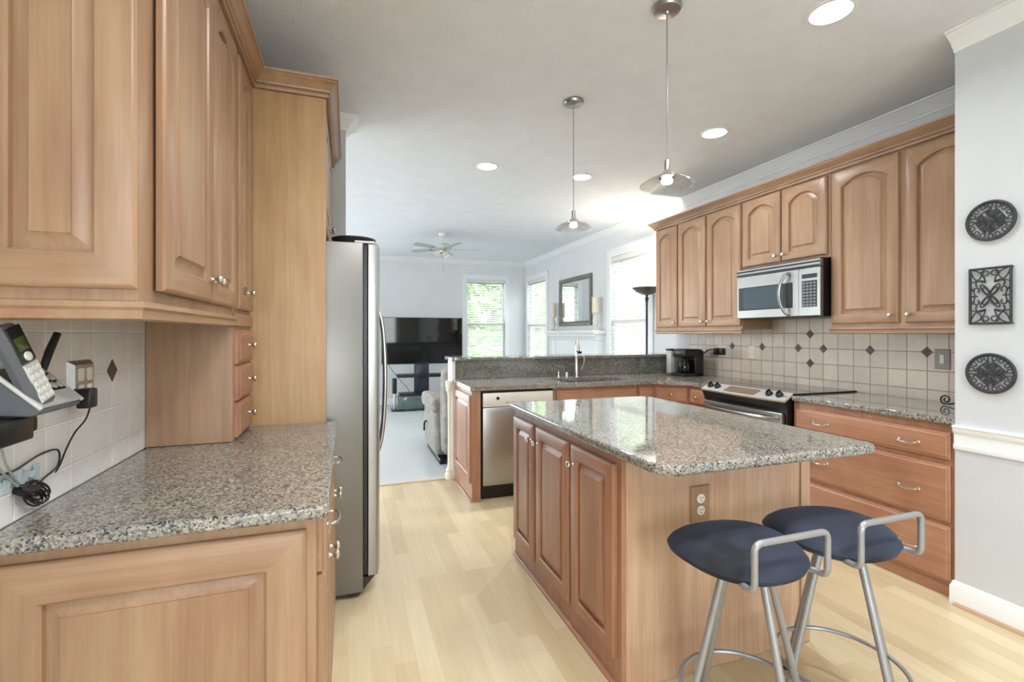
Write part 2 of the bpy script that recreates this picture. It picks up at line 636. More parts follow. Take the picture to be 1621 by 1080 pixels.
def knob(parent, p, n, mat=None):
    k = MB()
    k.lathe([(0.0075, 0), (0.0055, 0.004), (0.0045, 0.010), (0.006, 0.014), (0.0125, 0.018), (0.0145, 0.023), (0.012, 0.0285), (0.005, 0.031)], p, 16, 0, n)
    return k.build('knob', mat or NICKEL, parent)

def pull(parent, p, u, n, w=0.096, mat=None):
    p, u, n = V(p), V(u), V(n)
    k = MB()
    pts = [p - u * w / 2, p - u * w / 2 + n * 0.018, p - u * w * 0.3 + n * 0.028 - V((0, 0, 0.004)), p + n * 0.031 - V((0, 0, 0.006)),
           p + u * w * 0.3 + n * 0.028 - V((0, 0, 0.004)), p + u * w / 2 + n * 0.018, p + u * w / 2]
    sp = smooth_path(pts, 5)
    k.tube(sp, 0.0042, 8)
    for q in (-1, 1):
        k.lathe([(0.008, 0), (0.008, 0.003), (0.005, 0.006)], p + u * q * w / 2, 12, 0, n)
    return k.build('pull_handle', mat or NICKEL, parent)

def add_door(par, o, u, n, w, h, mats, rise=0.0, kn=None, name='door', t=0.02, fr=0.058, kmat=None):
    mb = MB()
    raised_door(mb, o, u, n, w, h, t, rise, fr)
    d = mb.build(name, mats, par)
    if kn:
        q = V(o) + V(u) * kn[0] + V((0, 0, kn[1])) + V(n) * t
        knob(d, q, n, kmat)
    return d

X1, Y1 = V((1, 0, 0)), V((0, 1, 0))

# ------------------------------------------------------------------ the setting
CZ = 2.80
def wall_with_holes(name, axis, pos0, pos1, a0, a1, z0, z1, holes, mat):
    """axis 'x': wall in the YZ plane between x=pos0..pos1; holes: (a0,a1,z0,z1)."""
    mb = MB()
    def bx(p, q, r, s_):
        if q - p < 1e-4 or s_ - r < 1e-4:
            return
        if axis == 'x':
            mb.box((pos0, p, r), (pos1, q, s_))
        else:
            mb.box((p, pos0, r), (q, pos1, s_))
    cur = a0
    for h in sorted(holes):
        bx(cur, h[0], z0, z1)
        bx(h[0], h[1], z0, h[2])
        bx(h[0], h[1], h[3], z1)
        cur = h[1]
    bx(cur, a1, z0, z1)
    return struct(mb.build(name, mat, smooth=False))

struct(MB().box((-3.4, -3.6, -0.12), (3.7, 4.30, 0)).build('floor', FLOOR, smooth=False))
struct(MB().box((-3.4, 4.30, -0.12), (3.7, 9.5, 0.004)).build('floor_carpet', CARPET, smooth=False))
struct(MB().box((-0.02, 4.285, 0.0), (0.92, 4.315, 0.007), 0.003).build('trim_1', plain('oak_threshold', srgb(196, 170, 134), 0.4)))
struct(MB().box((-3.4, -3.6, CZ), (3.7, 9.5, CZ + 0.12)).build('ceiling', CEIL, smooth=False))
WR = 3.47                                   # kitchen and living room wall with the windows
BIGWIN = (4.90, 5.80, 0.80, 2.40)
SMALLWIN = (8.08, 9.04, 0.80, 2.40)
REARWIN = (2.225, 3.03, 0.80, 2.42)
YB = 9.19
wall_with_holes('wall_right', 'x', WR, WR + 0.14, 1.495, YB + 0.14, 0, CZ, [BIGWIN, SMALLWIN], WALL_LR)
wall_with_holes('wall_rear', 'y', YB, YB + 0.14, -3.34, WR, 0, CZ, [(-2.7, -0.2, 0.1, 2.4), REARWIN], WALL_LR)
wall_with_holes('wall_patio', 'x', -3.34, -3.2, 3.42, YB, 0, CZ, [(4.1, 6.7, 0.1, 2.5)], WALL_LR)
struct(MB().box((-3.2, 3.42, 0), (-0.015, 3.54, CZ)).build('wall_partition', WALL, smooth=False))
struct(MB().box((-0.83, -0.2, 0), (-0.71, 3.42, CZ)).build('wall_left', WALL, smooth=False))
wall_with_holes('wall_nook_side', 'x', -3.34, -3.2, -3.54, -0.2, 0, CZ, [(-2.6, -0.8, 0.1, 2.4)], WALL)
struct(MB().box((-3.34, -0.3, 0), (-0.83, -0.2, CZ)).build('wall_nook_partition', WALL, smooth=False))
wall_with_holes('wall_nook', 'y', -3.54, -3.4, -3.34, 3.6, 0, CZ, [(-1.4, 1.9, 0.6, 2.4)], WALL)
struct(MB().box((2.83, -3.4, 0), (3.61, 1.495, CZ)).build('wall_near', WALL, smooth=False))

# crown moulding, chair rail, baseboards
CROWN = [(0, 0), (0, -0.085), (0.010, -0.085), (0.012, -0.074), (0.022, -0.066), (0.030, -0.048), (0.048, -0.030), (0.062, -0.020), (0.070, -0.010), (0.082, -0.010), (0.082, 0)]
cz = [(o, CZ + z) for o, z in CROWN]
mb = MB()
mb.sweep(cz, [(2.83, -3.3), (2.83, 1.495)], 1)
struct(mb.build('trim_2', WHITE))
mb = MB()
mb.sweep(cz, [(WR, 1.5), (WR, YB), (-3.2, YB), (-3.2, 3.54), (-0.015, 3.54), (-0.015, 3.42), (-0.5, 3.42)], 1)
struct(mb.build('trim_3', WHITE))
mb = MB()
RAIL = [(0, 0.765), (0.010, 0.765), (0.013, 0.775), (0.013, 0.785), (0.008, 0.790), (0.008, 0.838), (0.014, 0.845), (0.020, 0.858), (0.020, 0.868), (0.026, 0.874), (0.026, 0.884), (0, 0.884)]
mb.sweep(RAIL, [(2.83, -3.3), (2.83, 1.495)], 1)
struct(mb.build('trim_4', WHITE))
BASE = [(0, 0.0), (0.015, 0.0), (0.015, 0.088), (0.010, 0.100), (0.008, 0.112), (0, 0.116)]
SHOE = [(0, 0), (0.016, 0), (0.015, 0.007), (0.010, 0.013), (0, 0.016)]
mb = MB()
mb.sweep(BASE, [(2.83, -3.3), (2.83, 1.495), (2.86, 1.495)], 1)
struct(mb.build('baseboard_near', WHITE))
mb = MB()
mb.sweep([(o + 0.015, z) for o, z in SHOE], [(2.83, -3.3), (2.83, 1.488)], 1)
struct(mb.build('trim_5', plain('maple_shoe', srgb(182, 152, 124), 0.4)))
mb = MB()
mb.sweep(BASE, [(WR, 4.45), (WR, YB), (-0.1, YB)], 1)
struct(mb.build('baseboard_rear', WHITE))

# windows: casing, two sashes, panes, sill; the blinds are things of their own
def window(name, axis, wp, inn, a0, a1, z0, z1):
    """inn: +1/-1 direction of the room from the wall face wp along the wall's normal."""
    def P(a, d, z):
        return (wp + inn * d, a, z) if axis == 'x' else (a, wp + inn * d, z)
    def bx(mb, a, b, d0, d1, c, d, bev=0.003):
        p, q = V(P(a, d0, c)), V(P(b, d1, d))
        mb.box([min(p[i], q[i]) for i in range(3)], [max(p[i], q[i]) for i in range(3)], bev)
    root = bpy.data.objects.new(name, None)
    root.location = P((a0 + a1) / 2, 0, z0)
    root['_w'] = list(root.location)
    root['kind'] = 'structure'
    COL.objects.link(root)
    c = 0.085
    mb = MB()
    bx(mb, a0 - c, a0 + 0.004, 0.001, 0.02, z0 - 0.02, z1 + c)
    bx(mb, a1 - 0.004, a1 + c, 0.001, 0.02, z0 - 0.02, z1 + c)
    bx(mb, a0 + 0.004, a1 - 0.004, 0.001, 0.02, z1 - 0.004, z1 + c)
    bx(mb, a0 - c - 0.012, a1 + c + 0.012, 0.001, 0.028, z1 + c, z1 + c + 0.022)
    mb.build('window_frame', WHITE, root)
    mb = MB()
    bx(mb, a0 - c - 0.02, a1 + c + 0.02, -0.03, 0.045, z0 - 0.045, z0 - 0.02)
    mb.build('window_sill', WHITE, root)
    zm = (z0 + z1) / 2 - 0.08
    for lo, hi, dd in ((z0, zm + 0.02, -0.07), (zm - 0.02, z1, -0.105)):
        mb = MB()
        f = 0.042
        bx(mb, a0, a0 + f, dd, dd + 0.032, lo, hi)
        bx(mb, a1 - f, a1, dd, dd + 0.032, lo, hi)
        bx(mb, a0 + f, a1 - f, dd, dd + 0.032, lo, lo + f)
        bx(mb, a0 + f, a1 - f, dd, dd + 0.032, hi - f, hi)
        sash = mb.build('window_sash', WHITE, root)
        mb = MB()
        bx(mb, a0 + f, a1 - f, dd + 0.014, dd + 0.018, lo + f, hi - f, 0)
        mb.build('window_pane', PANE, sash)
    return root

def blind(axis, wp, inn, a0, a1, z0, z1, tilt, label, cord_end=None, depth=-0.026):
    def P(a, d, z):
        return V((wp + inn * d, a, z)) if axis == 'x' else V((a, wp + inn * d, z))
    t = thing('window_blind', P((a0 + a1) / 2, depth, z0), label, 'blind', 'slatted window blinds')
    mb = MB()
    p, q = P(a0 + 0.006, depth + 0.024, z1 - 0.062), P(a1 - 0.006, depth - 0.026, z1 - 0.004)
    mb.box([min(p[i], q[i]) for i in range(3)], [max(p[i], q[i]) for i in range(3)], 0.003)
    mb.build('headrail', BLIND, t)
    mb = MB()
    pitch, w = 0.044, 0.05
    z = z1 - 0.075
    while z > z0 + 0.05:
        c_, s_ = math.cos(tilt) * w / 2, math.sin(tilt) * w / 2
        pts = [P(a0 + 0.008, depth - c_, z + s_), P(a1 - 0.008, depth - c_, z + s_), P(a1 - 0.008, depth + c_, z - s_), P(a0 + 0.008, depth + c_, z - s_)]
        mb.prism(pts, (0, 0, 0.003))
        z -= pitch
    mb.build('slats', BLIND, t, smooth=False)
    mb = MB()
    p, q = P(a0 + 0.008, depth + 0.022, z0 + 0.006), P(a1 - 0.008, depth - 0.022, z0 + 0.026)
    mb.box([min(p[i], q[i]) for i in range(3)], [max(p[i], q[i]) for i in range(3)], 0.004)
    mb.build('bottom_rail', BLIND, t)
    mb = MB()
    for a in (a0 + 0.14, a1 - 0.14):
        for dd in (-0.024, 0.024):
            mb.tube([P(a, depth + dd, z1 - 0.06), P(a, depth + dd, z0 + 0.02)], 0.0012, 5)
    mb.build('ladder_cord', BLIND, t)
    ca = a1 - 0.09
    mb = MB()
    mb.tube([P(ca, 0.012, z1 - 0.06), P(ca, 0.012, cord_end or z1 - 0.95)], 0.0016, 5)
    mb.lathe([(0.004, 0), (0.010, -0.02), (0.011, -0.045), (0.006, -0.05)], P(ca, 0.012, cord_end or z1 - 0.95), 10)
    mb.build('pull_cord', WHITE, t)
    return t

window('window_1', 'y', YB, -1, *REARWIN)
window('window_2', 'x', WR, -1, *SMALLWIN)
window('window_3', 'x', WR, -1, *BIGWIN)
blind('y', YB, -1, *REARWIN, math.radians(34), 'white slatted blind, half open onto greenery, beside the television')
blind('x', WR, -1, *SMALLWIN, math.radians(36), 'white slatted blind on the window beyond the fireplace, in the living room corner')
blind('x', WR, -1, *BIGWIN, math.radians(52), 'bright white slatted blind, nearly closed, behind the torchiere floor lamp', 1.42)

def unseen_window(name, axis, wp, inn, a0, a1, z0, z1, n):
    """large unseen window, added to let the daylight in: frame, mullions, panes."""
    root = bpy.data.objects.new(name, None)
    def P(a, d, z):
        return V((wp + inn * d, a, z)) if axis == 'x' else V((a, wp + inn * d, z))
    root.location = P((a0 + a1) / 2, 0, z0)
    root['_w'] = list(root.location)
    root['kind'] = 'structure'
    COL.objects.link(root)
    mb = MB()
    def bx(a, b, d0, d1, c, d):
        p, q = P(a, d0, c), P(b, d1, d)
        mb.box([min(p[i], q[i]) for i in range(3)], [max(p[i], q[i]) for i in range(3)], 0.003)
    for a, b, c, d in ((a0 - 0.08, a0, z0 - 0.08, z1 + 0.08), (a1, a1 + 0.08, z0 - 0.08, z1 + 0.08), (a0, a1, z1, z1 + 0.08), (a0, a1, z0 - 0.08, z0)):
        bx(a, b, 0.001, 0.02, c, d)
    for k in range(n + 1):
        a = a0 + (a1 - a0) * k / n
        lo, hi = max(a0, a - 0.035), min(a1, a + 0.035)
        bx(lo, hi, -0.10, -0.06, z0, z1)
    bx(a0, a1, -0.1, -0.06, z0, z0 + 0.04)
    bx(a0, a1, -0.1, -0.06, z1 - 0.04, z1)
    mb.build('window_frame', WHITE, root)
    mb = MB()
    p, q = P(a0, -0.078, z0), P(a1, -0.082, z1)
    mb.box([min(p[i], q[i]) for i in range(3)], [max(p[i], q[i]) for i in range(3)])
    mb.build('window_pane', PANE, root)
unseen_window('added_window_4', 'y', -3.4, 1, -1.4, 1.9, 0.6, 2.4, 3)
unseen_window('added_window_5', 'x', -3.2, 1, -2.6, -0.8, 0.1, 2.4, 2)
unseen_window('added_window_6', 'x', -3.2, 1, 4.1, 6.7, 0.1, 2.5, 2)  # added out of view to light the living room

unseen_window('added_window_7', 'y', YB, -1, -2.7, -0.2, 0.1, 2.4, 3)  # added behind the refrigerator to brighten the living room
area_light('portal_rear', (-1.45, YB + 0.08, 1.25), (0, -1, 0), 2.5, 2.3, 1, portal=True)
# outdoors beyond the windows
struct(MB().box((-30, -30, -0.5), (40, 45, -0.35)).build('ground', BOUNCE_GROUND, smooth=False))
def tree(x, y, h, r, n, label):
    t = thing('leafy_tree', (x, y, -0.35), label, 'tree', 'trees outside the windows')
    mb = MB()
    mb.tube([(x, y, -0.36), (x + 0.05, y, h * 0.4), (x - 0.05, y + 0.05, h * 0.8)], [0.14, 0.10, 0.03], 8)
    mb.build('trunk', BARK, t)
    mb = MB()
    for _ in range(n):
        d = V((random.gauss(0, 1), random.gauss(0, 1), random.gauss(0, 1))).normalized() * r * random.uniform(0.45, 1.0)
        c = V((x, y, h * 0.55)) + V((d.x, d.y, d.z * h * 0.5 / r))
        a, b = V((random.uniform(-1, 1), random.uniform(-1, 1), random.uniform(-1, 1))).normalized(), V((random.uniform(-1, 1), random.uniform(-1, 1), 0.3)).normalized()
        s_ = random.uniform(0.12, 0.26)
        mb.face([c - a * s_, c + b * s_ * 0.5, c + a * s_, c - b * s_ * 0.5])
    o = mb.build('foliage', LEAF, t, smooth=False)
tree(3.1, 12.4, 5.4, 2.0, 5200, 'leafy green tree seen through the blind beside the television')
tree(6.3, 15.6, 5.4, 2.0, 4200, 'leafy green tree outside the window beyond the fireplace')
tree(7.3, 9.6, 5.4, 2.0, 4200, 'leafy green tree outside the bright window behind the floor lamp')

# ------------------------------------------------------------------ backsplashes
def backsplash(name, x0, x1, ya, yb, za, zb, mat, diam, face):
    o = struct(MB().box((x0, ya, za), (x1, yb, zb)).build(name, mat, smooth=False))
    for (y, z, m) in diam:
        mb = MB()
        d = 0.033
        f0, f1 = (face - 0.002, face + 0.002)
        mb.prism([(f0, y - d, z), (f0, y, z - d * 1.05), (f0, y + d, z), (f0, y, z + d * 1.05)], (f1 - f0, 0, 0))
        mb.build('diamond_tile', m, o)
    return o
backsplash('wall_backsplash_right', 3.4602, 3.4698, 1.497, 4.18, 0.9145, 1.9, TILE_R,
           [(2.319, 1.2165, DARKTILE), (1.974, 1.2165, DARKTILE), (2.664, 1.2165, DARKTILE), (2.881, 1.2165, DARKTILE), (2.775, 1.33, DARKTILE), (2.775, 1.10, BROWNTILE),
            (3.235, 1.2165, DARKTILE), (3.58, 1.2165, DARKTILE)], 3.4602)
backsplash('wall_backsplash_left', -0.7098, -0.7002, -0.19, 2.078, 0.9145, 1.44, TILE_L, [(1.815, 1.216, BROWNTILE)], -0.7002)

# ------------------------------------------------------------------ LEFT SIDE
XF = -0.42                                   # face frame of the left wall cabinets; doors end at -0.40
NX = V((1, 0, 0))
NYm = V((0, -1, 0))
NXm = V((-1, 0, 0))
ZB, ZT = 1.398, 2.449
c1 = thing('wall_cabinet', (-0.55, 1.65, ZB), 'maple wall cabinet with raised end panel, above the cordless phone', 'cabinet')
MB().box((-0.699, 1.202, ZB), (XF, 2.068, ZT), 0.002).build('cabinet_body', [WV], c1)
mb = MB()
raised_door(mb, (-0.699, 1.202, 1.424), X1, NYm, 0.283, 1.0, 0.018, 0.0, 0.07)
mb.build('end_panel', [WV, WX], c1)
add_door(c1, (XF + 0.006, 1.285, 1.428), Y1, NX, 0.415, 1.0, [WV, WY], 0.06, (0.385, 0.07))
add_door(c1, (XF, 1.712, 1.428), Y1, NX, 0.345, 1.0, [WV, WY], 0.06, (0.03, 0.07))
LRAIL = [(0, 0.0), (0.004, 0.0), (0.006, -0.012), (0.0, -0.018), (-0.002, -0.036), (-0.012, -0.040), (-0.018, -0.040), (-0.018, 0.0)]
mb = MB()
mb.sweep([(o, ZB + z) for o, z in LRAIL], [(-0.699, 1.19), (-0.406, 1.19), (-0.406, 2.066)], -1)
mb.build('light_rail', [WY], c1)

c2 = thing('counter_cabinet', (-0.55, 2.25, 0.915), 'narrow maple cabinet standing on the granite with three small drawers', 'cabinet')
MB().box((-0.699, 2.07, 0.9152), (XF, 2.418, ZT), 0.002).build('cabinet_body', [WV], c2)
add_door(c2, (XF, 2.105, 1.428), Y1, NX, 0.27, 1.0, [WV, WY], 0.06, (0.15, 0.075))
MB().box((XF - 0.002, 2.072, 1.36), (-0.408, 2.417, 1.412), 0.004).build('light_rail', [WY], c2)
for k, (za, zb) in enumerate(((1.214, 1.345), (1.070, 1.204), (0.926, 1.060))):
    mb = MB()
    slab_front(mb, (XF, 2.105, za), Y1, NX, 0.275, zb - za)
    d = mb.build('drawer', [IV, IY], c2)
    knob(d, (XF + 0.02, 2.28, (za + zb) / 2 + 0.004), NX)

fp = thing('refrigerator_surround', (-0.40, 2.43, 0), 'tall plain maple panel beside the refrigerator', 'cabinet panel')
MB().box((-0.699, 2.42, 0.001), (-0.099, 2.442, ZT), 0.0015).build('panel_board', [PV], fp)

c3 = thing('refrigerator_cabinet', (-0.4, 2.92, 1.88), 'maple cabinet with two doors above the refrigerator', 'cabinet')
MB().box((-0.699, 2.444, 1.85), (-0.12, 3.40, ZT), 0.002).build('cabinet_body', [WV], c3)
add_door(c3, (-0.12, 2.46, 1.865), Y1, NX, 0.455, 0.56, [WV, WY], 0.05, (0.425, 0.06))
add_door(c3, (-0.12, 2.925, 1.865), Y1, NX, 0.455, 0.56, [WV, WY], 0.05, (0.03, 0.06))

cc = thing('cabinet_crown_molding', (-0.4, 2.3, ZT), 'wooden crown molding along the top of the cabinets by the refrigerator', 'molding')
CAPC = [(0, 0), (0.008, 0), (0.010, 0.010), (0.005, 0.014), (0.005, 0.020), (0.014, 0.022), (0.016, 0.030), (0.022, 0.034), (0.030, 0.046), (0.042, 0.058), (0.046, 0.060), (0.046, 0.066), (0.052, 0.068), (0.054, 0.078), (-0.012, 0.078), (-0.012, 0.0)]
mb = MB()
mb.sweep([(o, ZT + z) for o, z in CAPC], [(-0.698, 1.19), (-0.405, 1.19), (-0.405, 2.412), (-0.096, 2.412), (-0.096, 3.40)], -1)
mb.build('molding_strip', [WY], cc)

# base cabinet under the left counter
b1 = thing('base_cabinet', (-0.38, 1.85, 0), 'maple base cabinet with raised end panel under the phone counter', 'cabinet')
MB().box((-0.698, 1.275, 0.001), (-0.075, 2.418, 0.879), 0.002).build('cabinet_body', [WV], b1)
mb = MB()
raised_door(mb, (-0.698, 1.275, 0.06), X1, NYm, 0.60, 0.79, 0.018, 0.0, 0.085)
mb.build('end_panel', [WV, WX], b1)
for k in range(2):
    y0 = 1.30 + k * 0.56
    mb = MB()
    slab_front(mb, (-0.075, y0, 0.725), Y1, NX, 0.54, 0.135)
    d = mb.build('drawer', [WV, WY], b1)
    pull(d, (-0.055, y0 + (0.17 if k == 0 else 0.27), 0.80), Y1, NX)
    dd = add_door(b1, (-0.075, y0, 0.08), Y1, NX, 0.268, 0.635, [WV, WY], 0, (0.238, 0.58))
    add_door(b1, (-0.075, y0 + 0.272, 0.08), Y1, NX, 0.268, 0.635, [WV, WY], 0, (0.03, 0.58))

def worktop(name, poly, z0, z1, label, mat, cat='worktop', bev=0.008):
    mb = MB()
    mb.prism([(x, y, z0) for x, y in poly], (0, 0, z1 - z0))
    c = V((sum(p[0] for p in poly) / len(poly), sum(p[1] for p in poly) / len(poly), z0))
    o = mb.build(name, mat, None, c)
    bevel_mod(o, bev, 3)
    return tag(o, label, cat)
worktop('granite_worktop', rounded([(-0.699, 1.236), (-0.046, 1.236), (-0.046, 2.418), (-0.699, 2.418)], [0, 0.012, 0, 0]), 0.8805, 0.914,
        'speckled granite worktop under the cordless phone, ending at the refrigerator panel', GRANITE)

# refrigerator
fr = thing('refrigerator', (-0.28, 2.95, 0), 'stainless side-by-side refrigerator with grey side', 'refrigerator')
MB().box((-0.66, 2.50, 0.03), (0.072, 3.39, 1.790), 0.006, 2).build('refrigerator_body', STEEL_SIDE, fr)
def fr_door(y0, y1):
    prof = [(0.094, y0), (0.128, y0)]
    for k in range(9):
        q = k / 8
        prof.append((0.132 + 0.030 * math.sin(PI * (0.12 + 0.76 * q)) , y0 + 0.004 + (y1 - y0 - 0.008) * q))
    prof += [(0.128, y1), (0.094, y1)]
    mb = MB()
    mb.prism([(x, y, 0.105) for x, y in prof], (0, 0, 1.683))
    o = mb.build('refrigerator_door', STEEL, fr)
    bevel_mod(o, 0.004, 2, 50)
    return o
fd1, fd2 = fr_door(2.502, 2.90), fr_door(2.908, 3.388)
MB().box((0.0725, 2.508, 0.11), (0.0935, 3.382, 1.783), 0.002).build('door_gasket', BLACK, fr)
mb = MB()
mb.prism([(0.05, 2.51, 0.012), (0.128, 2.51, 0.10), (0.0, 2.51, 0.10), (0.0, 2.51, 0.012)], (0, 0.87, 0))
mb.build('toe_grille', plain('dark_brown_plastic', srgb(52, 32, 28), 0.4), fr)
for y in (2.53, 3.36):
    MB().box((0.03, y - 0.02, 1.7905), (0.13, y + 0.02, 1.803), 0.006, 2).build('hinge_cover', WHITE, fr)
for par, y in ((fd1, 2.872), (fd2, 2.936)):
    mb = MB()
    pts = smooth_path([(0.150, y, 0.64), (0.172, y, 0.665), (0.196, y, 0.80), (0.207, y, 1.05), (0.198, y, 1.32), (0.176, y, 1.45), (0.150, y, 1.475)], 6)
    mb.tube(pts, 0.011, 10)
    mb.build('handle', STEEL, par)
for x, y in ((-0.6, 2.56), (-0.6, 3.33), (0.02, 2.56), (0.02, 3.33)):
    MB().cyl((x, y, 0.0005), 0.02, 0.031, 12).build('foot', BLACK, fr)
bw = thing('shallow_bowl', (0.03, 2.68, 1.7905), 'dark shallow round dish lying on top of the refrigerator', 'dish')
MB().lathe([(0.085, 0), (0.098, 0.006), (0.106, 0.030), (0.113, 0.040), (0.113, 0.046), (0.108, 0.047), (0.098, 0.034), (0.06, 0.014), (0.0, 0.012)], (0.03, 2.68, 1.7905), 32).build('dish', plain('charcoal_glaze', srgb(40, 42, 42), 0.35), bw)

# phone corner
ph = thing('cordless_phone', (-0.66, 1.31, 1.17), 'silver and black cordless phone base with handset and antenna on the tiled wall', 'phone')
mb = MB()
mb.prism([(-0.698, 1.235, 1.166), (-0.612, 1.235, 1.160), (-0.598, 1.235, 1.166), (-0.596, 1.235, 1.172), (-0.605, 1.235, 1.180), (-0.676, 1.235, 1.250), (-0.690, 1.235, 1.258), (-0.698, 1.235, 1.25)], (0, 0.155, 0))
o = mb.build('phone_base', DIALGREY, ph)
bevel_mod(o, 0.005, 2, 30)
FN = V((0.070, 0, 0.070)).normalized()      # normal of the sloping face
def onface(y, s_, lift):                    # s_: 0 at the lower edge, 1 at the upper
    return V((-0.600, y, 1.177)) * (1 - s_) + V((-0.680, y, 1.256)) * s_ + FN * lift
mb = MB()
mb.loops([[onface(1.232, -0.03, 0.002), onface(1.393, -0.03, 0.002), onface(1.393, 0.30, 0.002), onface(1.232, 0.30, 0.002)],
          [onface(1.234, -0.02, 0.007), onface(1.391, -0.02, 0.007), onface(1.391, 0.29, 0.007), onface(1.234, 0.29, 0.007)]], 0, True, True, True)
for y in (1.2335, 1.3915):
    mb.tube([onface(y, s_, 0.003) for s_ in (-0.05, 0.2, 0.5, 0.8, 1.02)], 0.0045, 8)
mb.build('silver_rim', PHONESILVER, ph)
mb = MB()
mb.loops([[onface(1.312, 0.30, 0.001), onface(1.386, 0.30, 0.001), onface(1.386, 0.98, 0.001), onface(1.312, 0.98, 0.001)],
          [onface(1.315, 0.32, 0.006), onface(1.383, 0.32, 0.006), onface(1.383, 0.96, 0.006), onface(1.315, 0.96, 0.006)]], 0, True, True, True)
kp = mb.build('control_panel', BLACK, ph)
mb = MB()
for a in range(3):
    for b_ in range(3):
        c = onface(1.327 + a * 0.023, 0.42 + b_ * 0.2, 0.006)
        mb.lathe([(0.009, 0), (0.008, 0.003), (0.004, 0.004)], c, 12, 0, FN)
mb.build('button', PHONESILVER, kp)
HB, HT = V((-0.612, 1.265, 1.190)), V((-0.650, 1.212, 1.352))
HX = (HT - HB).normalized()
HS = V((0.12, 1, 0)); HS = (HS - HX * HS.dot(HX)).normalized()
HN = HS.cross(HX).normalized()
if HN.x < 0:
    HN = -HN
def hp(a, s_, d):
    return HB + HX * a + HS * s_ + HN * d
mb = MB()
rings = []
for a, w, t0 in ((-0.012, 0.020, 0.010), (-0.004, 0.0245, 0.016), (0.03, 0.026, 0.017), (0.09, 0.0245, 0.016), (0.13, 0.0265, 0.016), (0.160, 0.025, 0.014), (0.168, 0.019, 0.009)):
    rings.append([hp(a, -w, 0), hp(a, -w * 0.8, t0), hp(a, w * 0.8, t0), hp(a, w, 0), hp(a, w * 0.7, -t0), hp(a, -w * 0.7, -t0)])
mb.loops(rings, 0, True, True, True)
hs = mb.build('handset', DIALGREY, ph)
def hplate(name, a0, a1, w, mat, d0=0.0155, d1=0.0185):
    mb = MB()
    mb.loops([[hp(a0, -w, d0), hp(a0, w, d0), hp(a1, w, d0), hp(a1, -w, d0)], [hp(a0 + 0.002, -w + 0.002, d1), hp(a0 + 0.002, w - 0.002, d1), hp(a1 - 0.002, w - 0.002, d1), hp(a1 - 0.002, -w + 0.002, d1)]], 0, True, True, True)
    return mb.build(name, mat, hs)
hplate('keypad', 0.0, 0.085, 0.021, PHONESILVER)
hplate('faceplate', 0.087, 0.163, 0.021, BLACK)
hplate('screen', 0.112, 0.140, 0.015, LCD, 0.0185, 0.0195)
mb = MB()
for a in range(3):
    for b_ in range(5):
        mb.lathe([(0.0055, 0), (0.0048, 0.002)], hp(0.010 + b_ * 0.0155, -0.013 + a * 0.013, 0.0182), 10, 0, HN)
mb.lathe([(0.010, 0), (0.009, 0.003), (0.004, 0.004)], hp(0.099, 0, 0.0182), 14, 0, HN)
mb.build('key', plain('white_key_plastic', srgb(220, 220, 216), 0.35), hs)
mb = MB()
mb.tube([(-0.668, 1.388, 1.24), (-0.662, 1.405, 1.29), (-0.656, 1.425, 1.332)], [0.0075, 0.0085, 0.0075], 10)
mb.build('antenna', BLACK, ph)

md = thing('network_box', (-0.67, 1.24, 1.12), 'small black box with cables under the cordless phone', 'router')
MB().box((-0.698, 1.175, 1.108), (-0.630, 1.285, 1.158), 0.005, 2).build('box_shell', BLACK, md)
MB().box((-0.690, 1.287, 1.118), (-0.640, 1.322, 1.154), 0.008, 2).build('plug_block', BLACK, md)

ol = thing('wall_outlet', (-0.70, 1.62, 1.20), 'mirrored metal outlet plate with a charger plugged in', 'outlet')
mb = MB()
def plate(mb, face, n, y0, y1, z0, z1, t=0.012, ch=0.010):
    f = face
    mb.loops([[(f, y0, z0), (f, y1, z0), (f, y1, z1), (f, y0, z1)], [(f + n * t, y0 + ch, z0 + ch), (f + n * t, y1 - ch, z0 + ch), (f + n * t, y1 - ch, z1 - ch), (f + n * t, y0 + ch, z1 - ch)]], 0, True, True, True)
plate(mb, -0.7001, 1, 1.560, 1.680, 1.137, 1.258, 0.014, 0.012)
mb.build('plate', plain('dull_chrome', (0.5, 0.5, 0.5, 1), 0.22, 1.0), ol)
for y in (1.598, 1.641):
    mb = MB()
    mb.box((-0.687, y - 0.014, 1.202), (-0.682, y + 0.014, 1.238), 0.004, 2)
    mb.box((-0.687, y - 0.014, 1.157), (-0.682, y + 0.014, 1.193), 0.004, 2)
    mb.build('socket', CREAM, ol)
ad = thing('power_adapter', (-0.66, 1.67, 1.18), 'black plug-in power adapter with thin cord', 'charger')
MB().box((-0.6815, 1.560, 1.131), (-0.648, 1.602, 1.184), 0.006, 2).build('adapter_body', BLACK, ad)
mb = MB()
cp = smooth_path([(-0.66, 1.585, 1.130), (-0.667, 1.578, 1.10), (-0.68, 1.555, 1.07), (-0.688, 1.535, 1.035), (-0.69, 1.51, 1.00), (-0.69, 1.49, 0.985)], 6)
mb.tube(cp, 0.0022, 6)
mb.build('cord', BLACK, ad)
cb_ = thing('coiled_cord', (-0.69, 1.39, 0.97), 'bundled black cord hanging by the tiles above the granite', 'cord')
mb = MB()
for k in range(9):
    a = random.uniform(-0.5, 0.5)
    pts = []
    for q in range(17):
        th_ = 2 * PI * q / 16
        e, f = 0.038 * math.cos(th_), (0.010 + 0.004 * (k % 3)) * math.sin(th_)
        pts.append((-0.688 + 0.003 * (k % 3), 1.385 + (e + 0.012 * (k % 4)) * math.cos(a) - f * math.sin(a), 0.972 - (e * 0.5 + 0.008 * (k % 3)) + f * math.cos(a)))
    mb.tube(pts[:-1], 0.0022, 6, 0, True)
mb.tube(smooth_path([(-0.69, 1.345, 0.985), (-0.687, 1.365, 0.975), (-0.686, 1.40, 0.972)], 5), 0.010, 8)
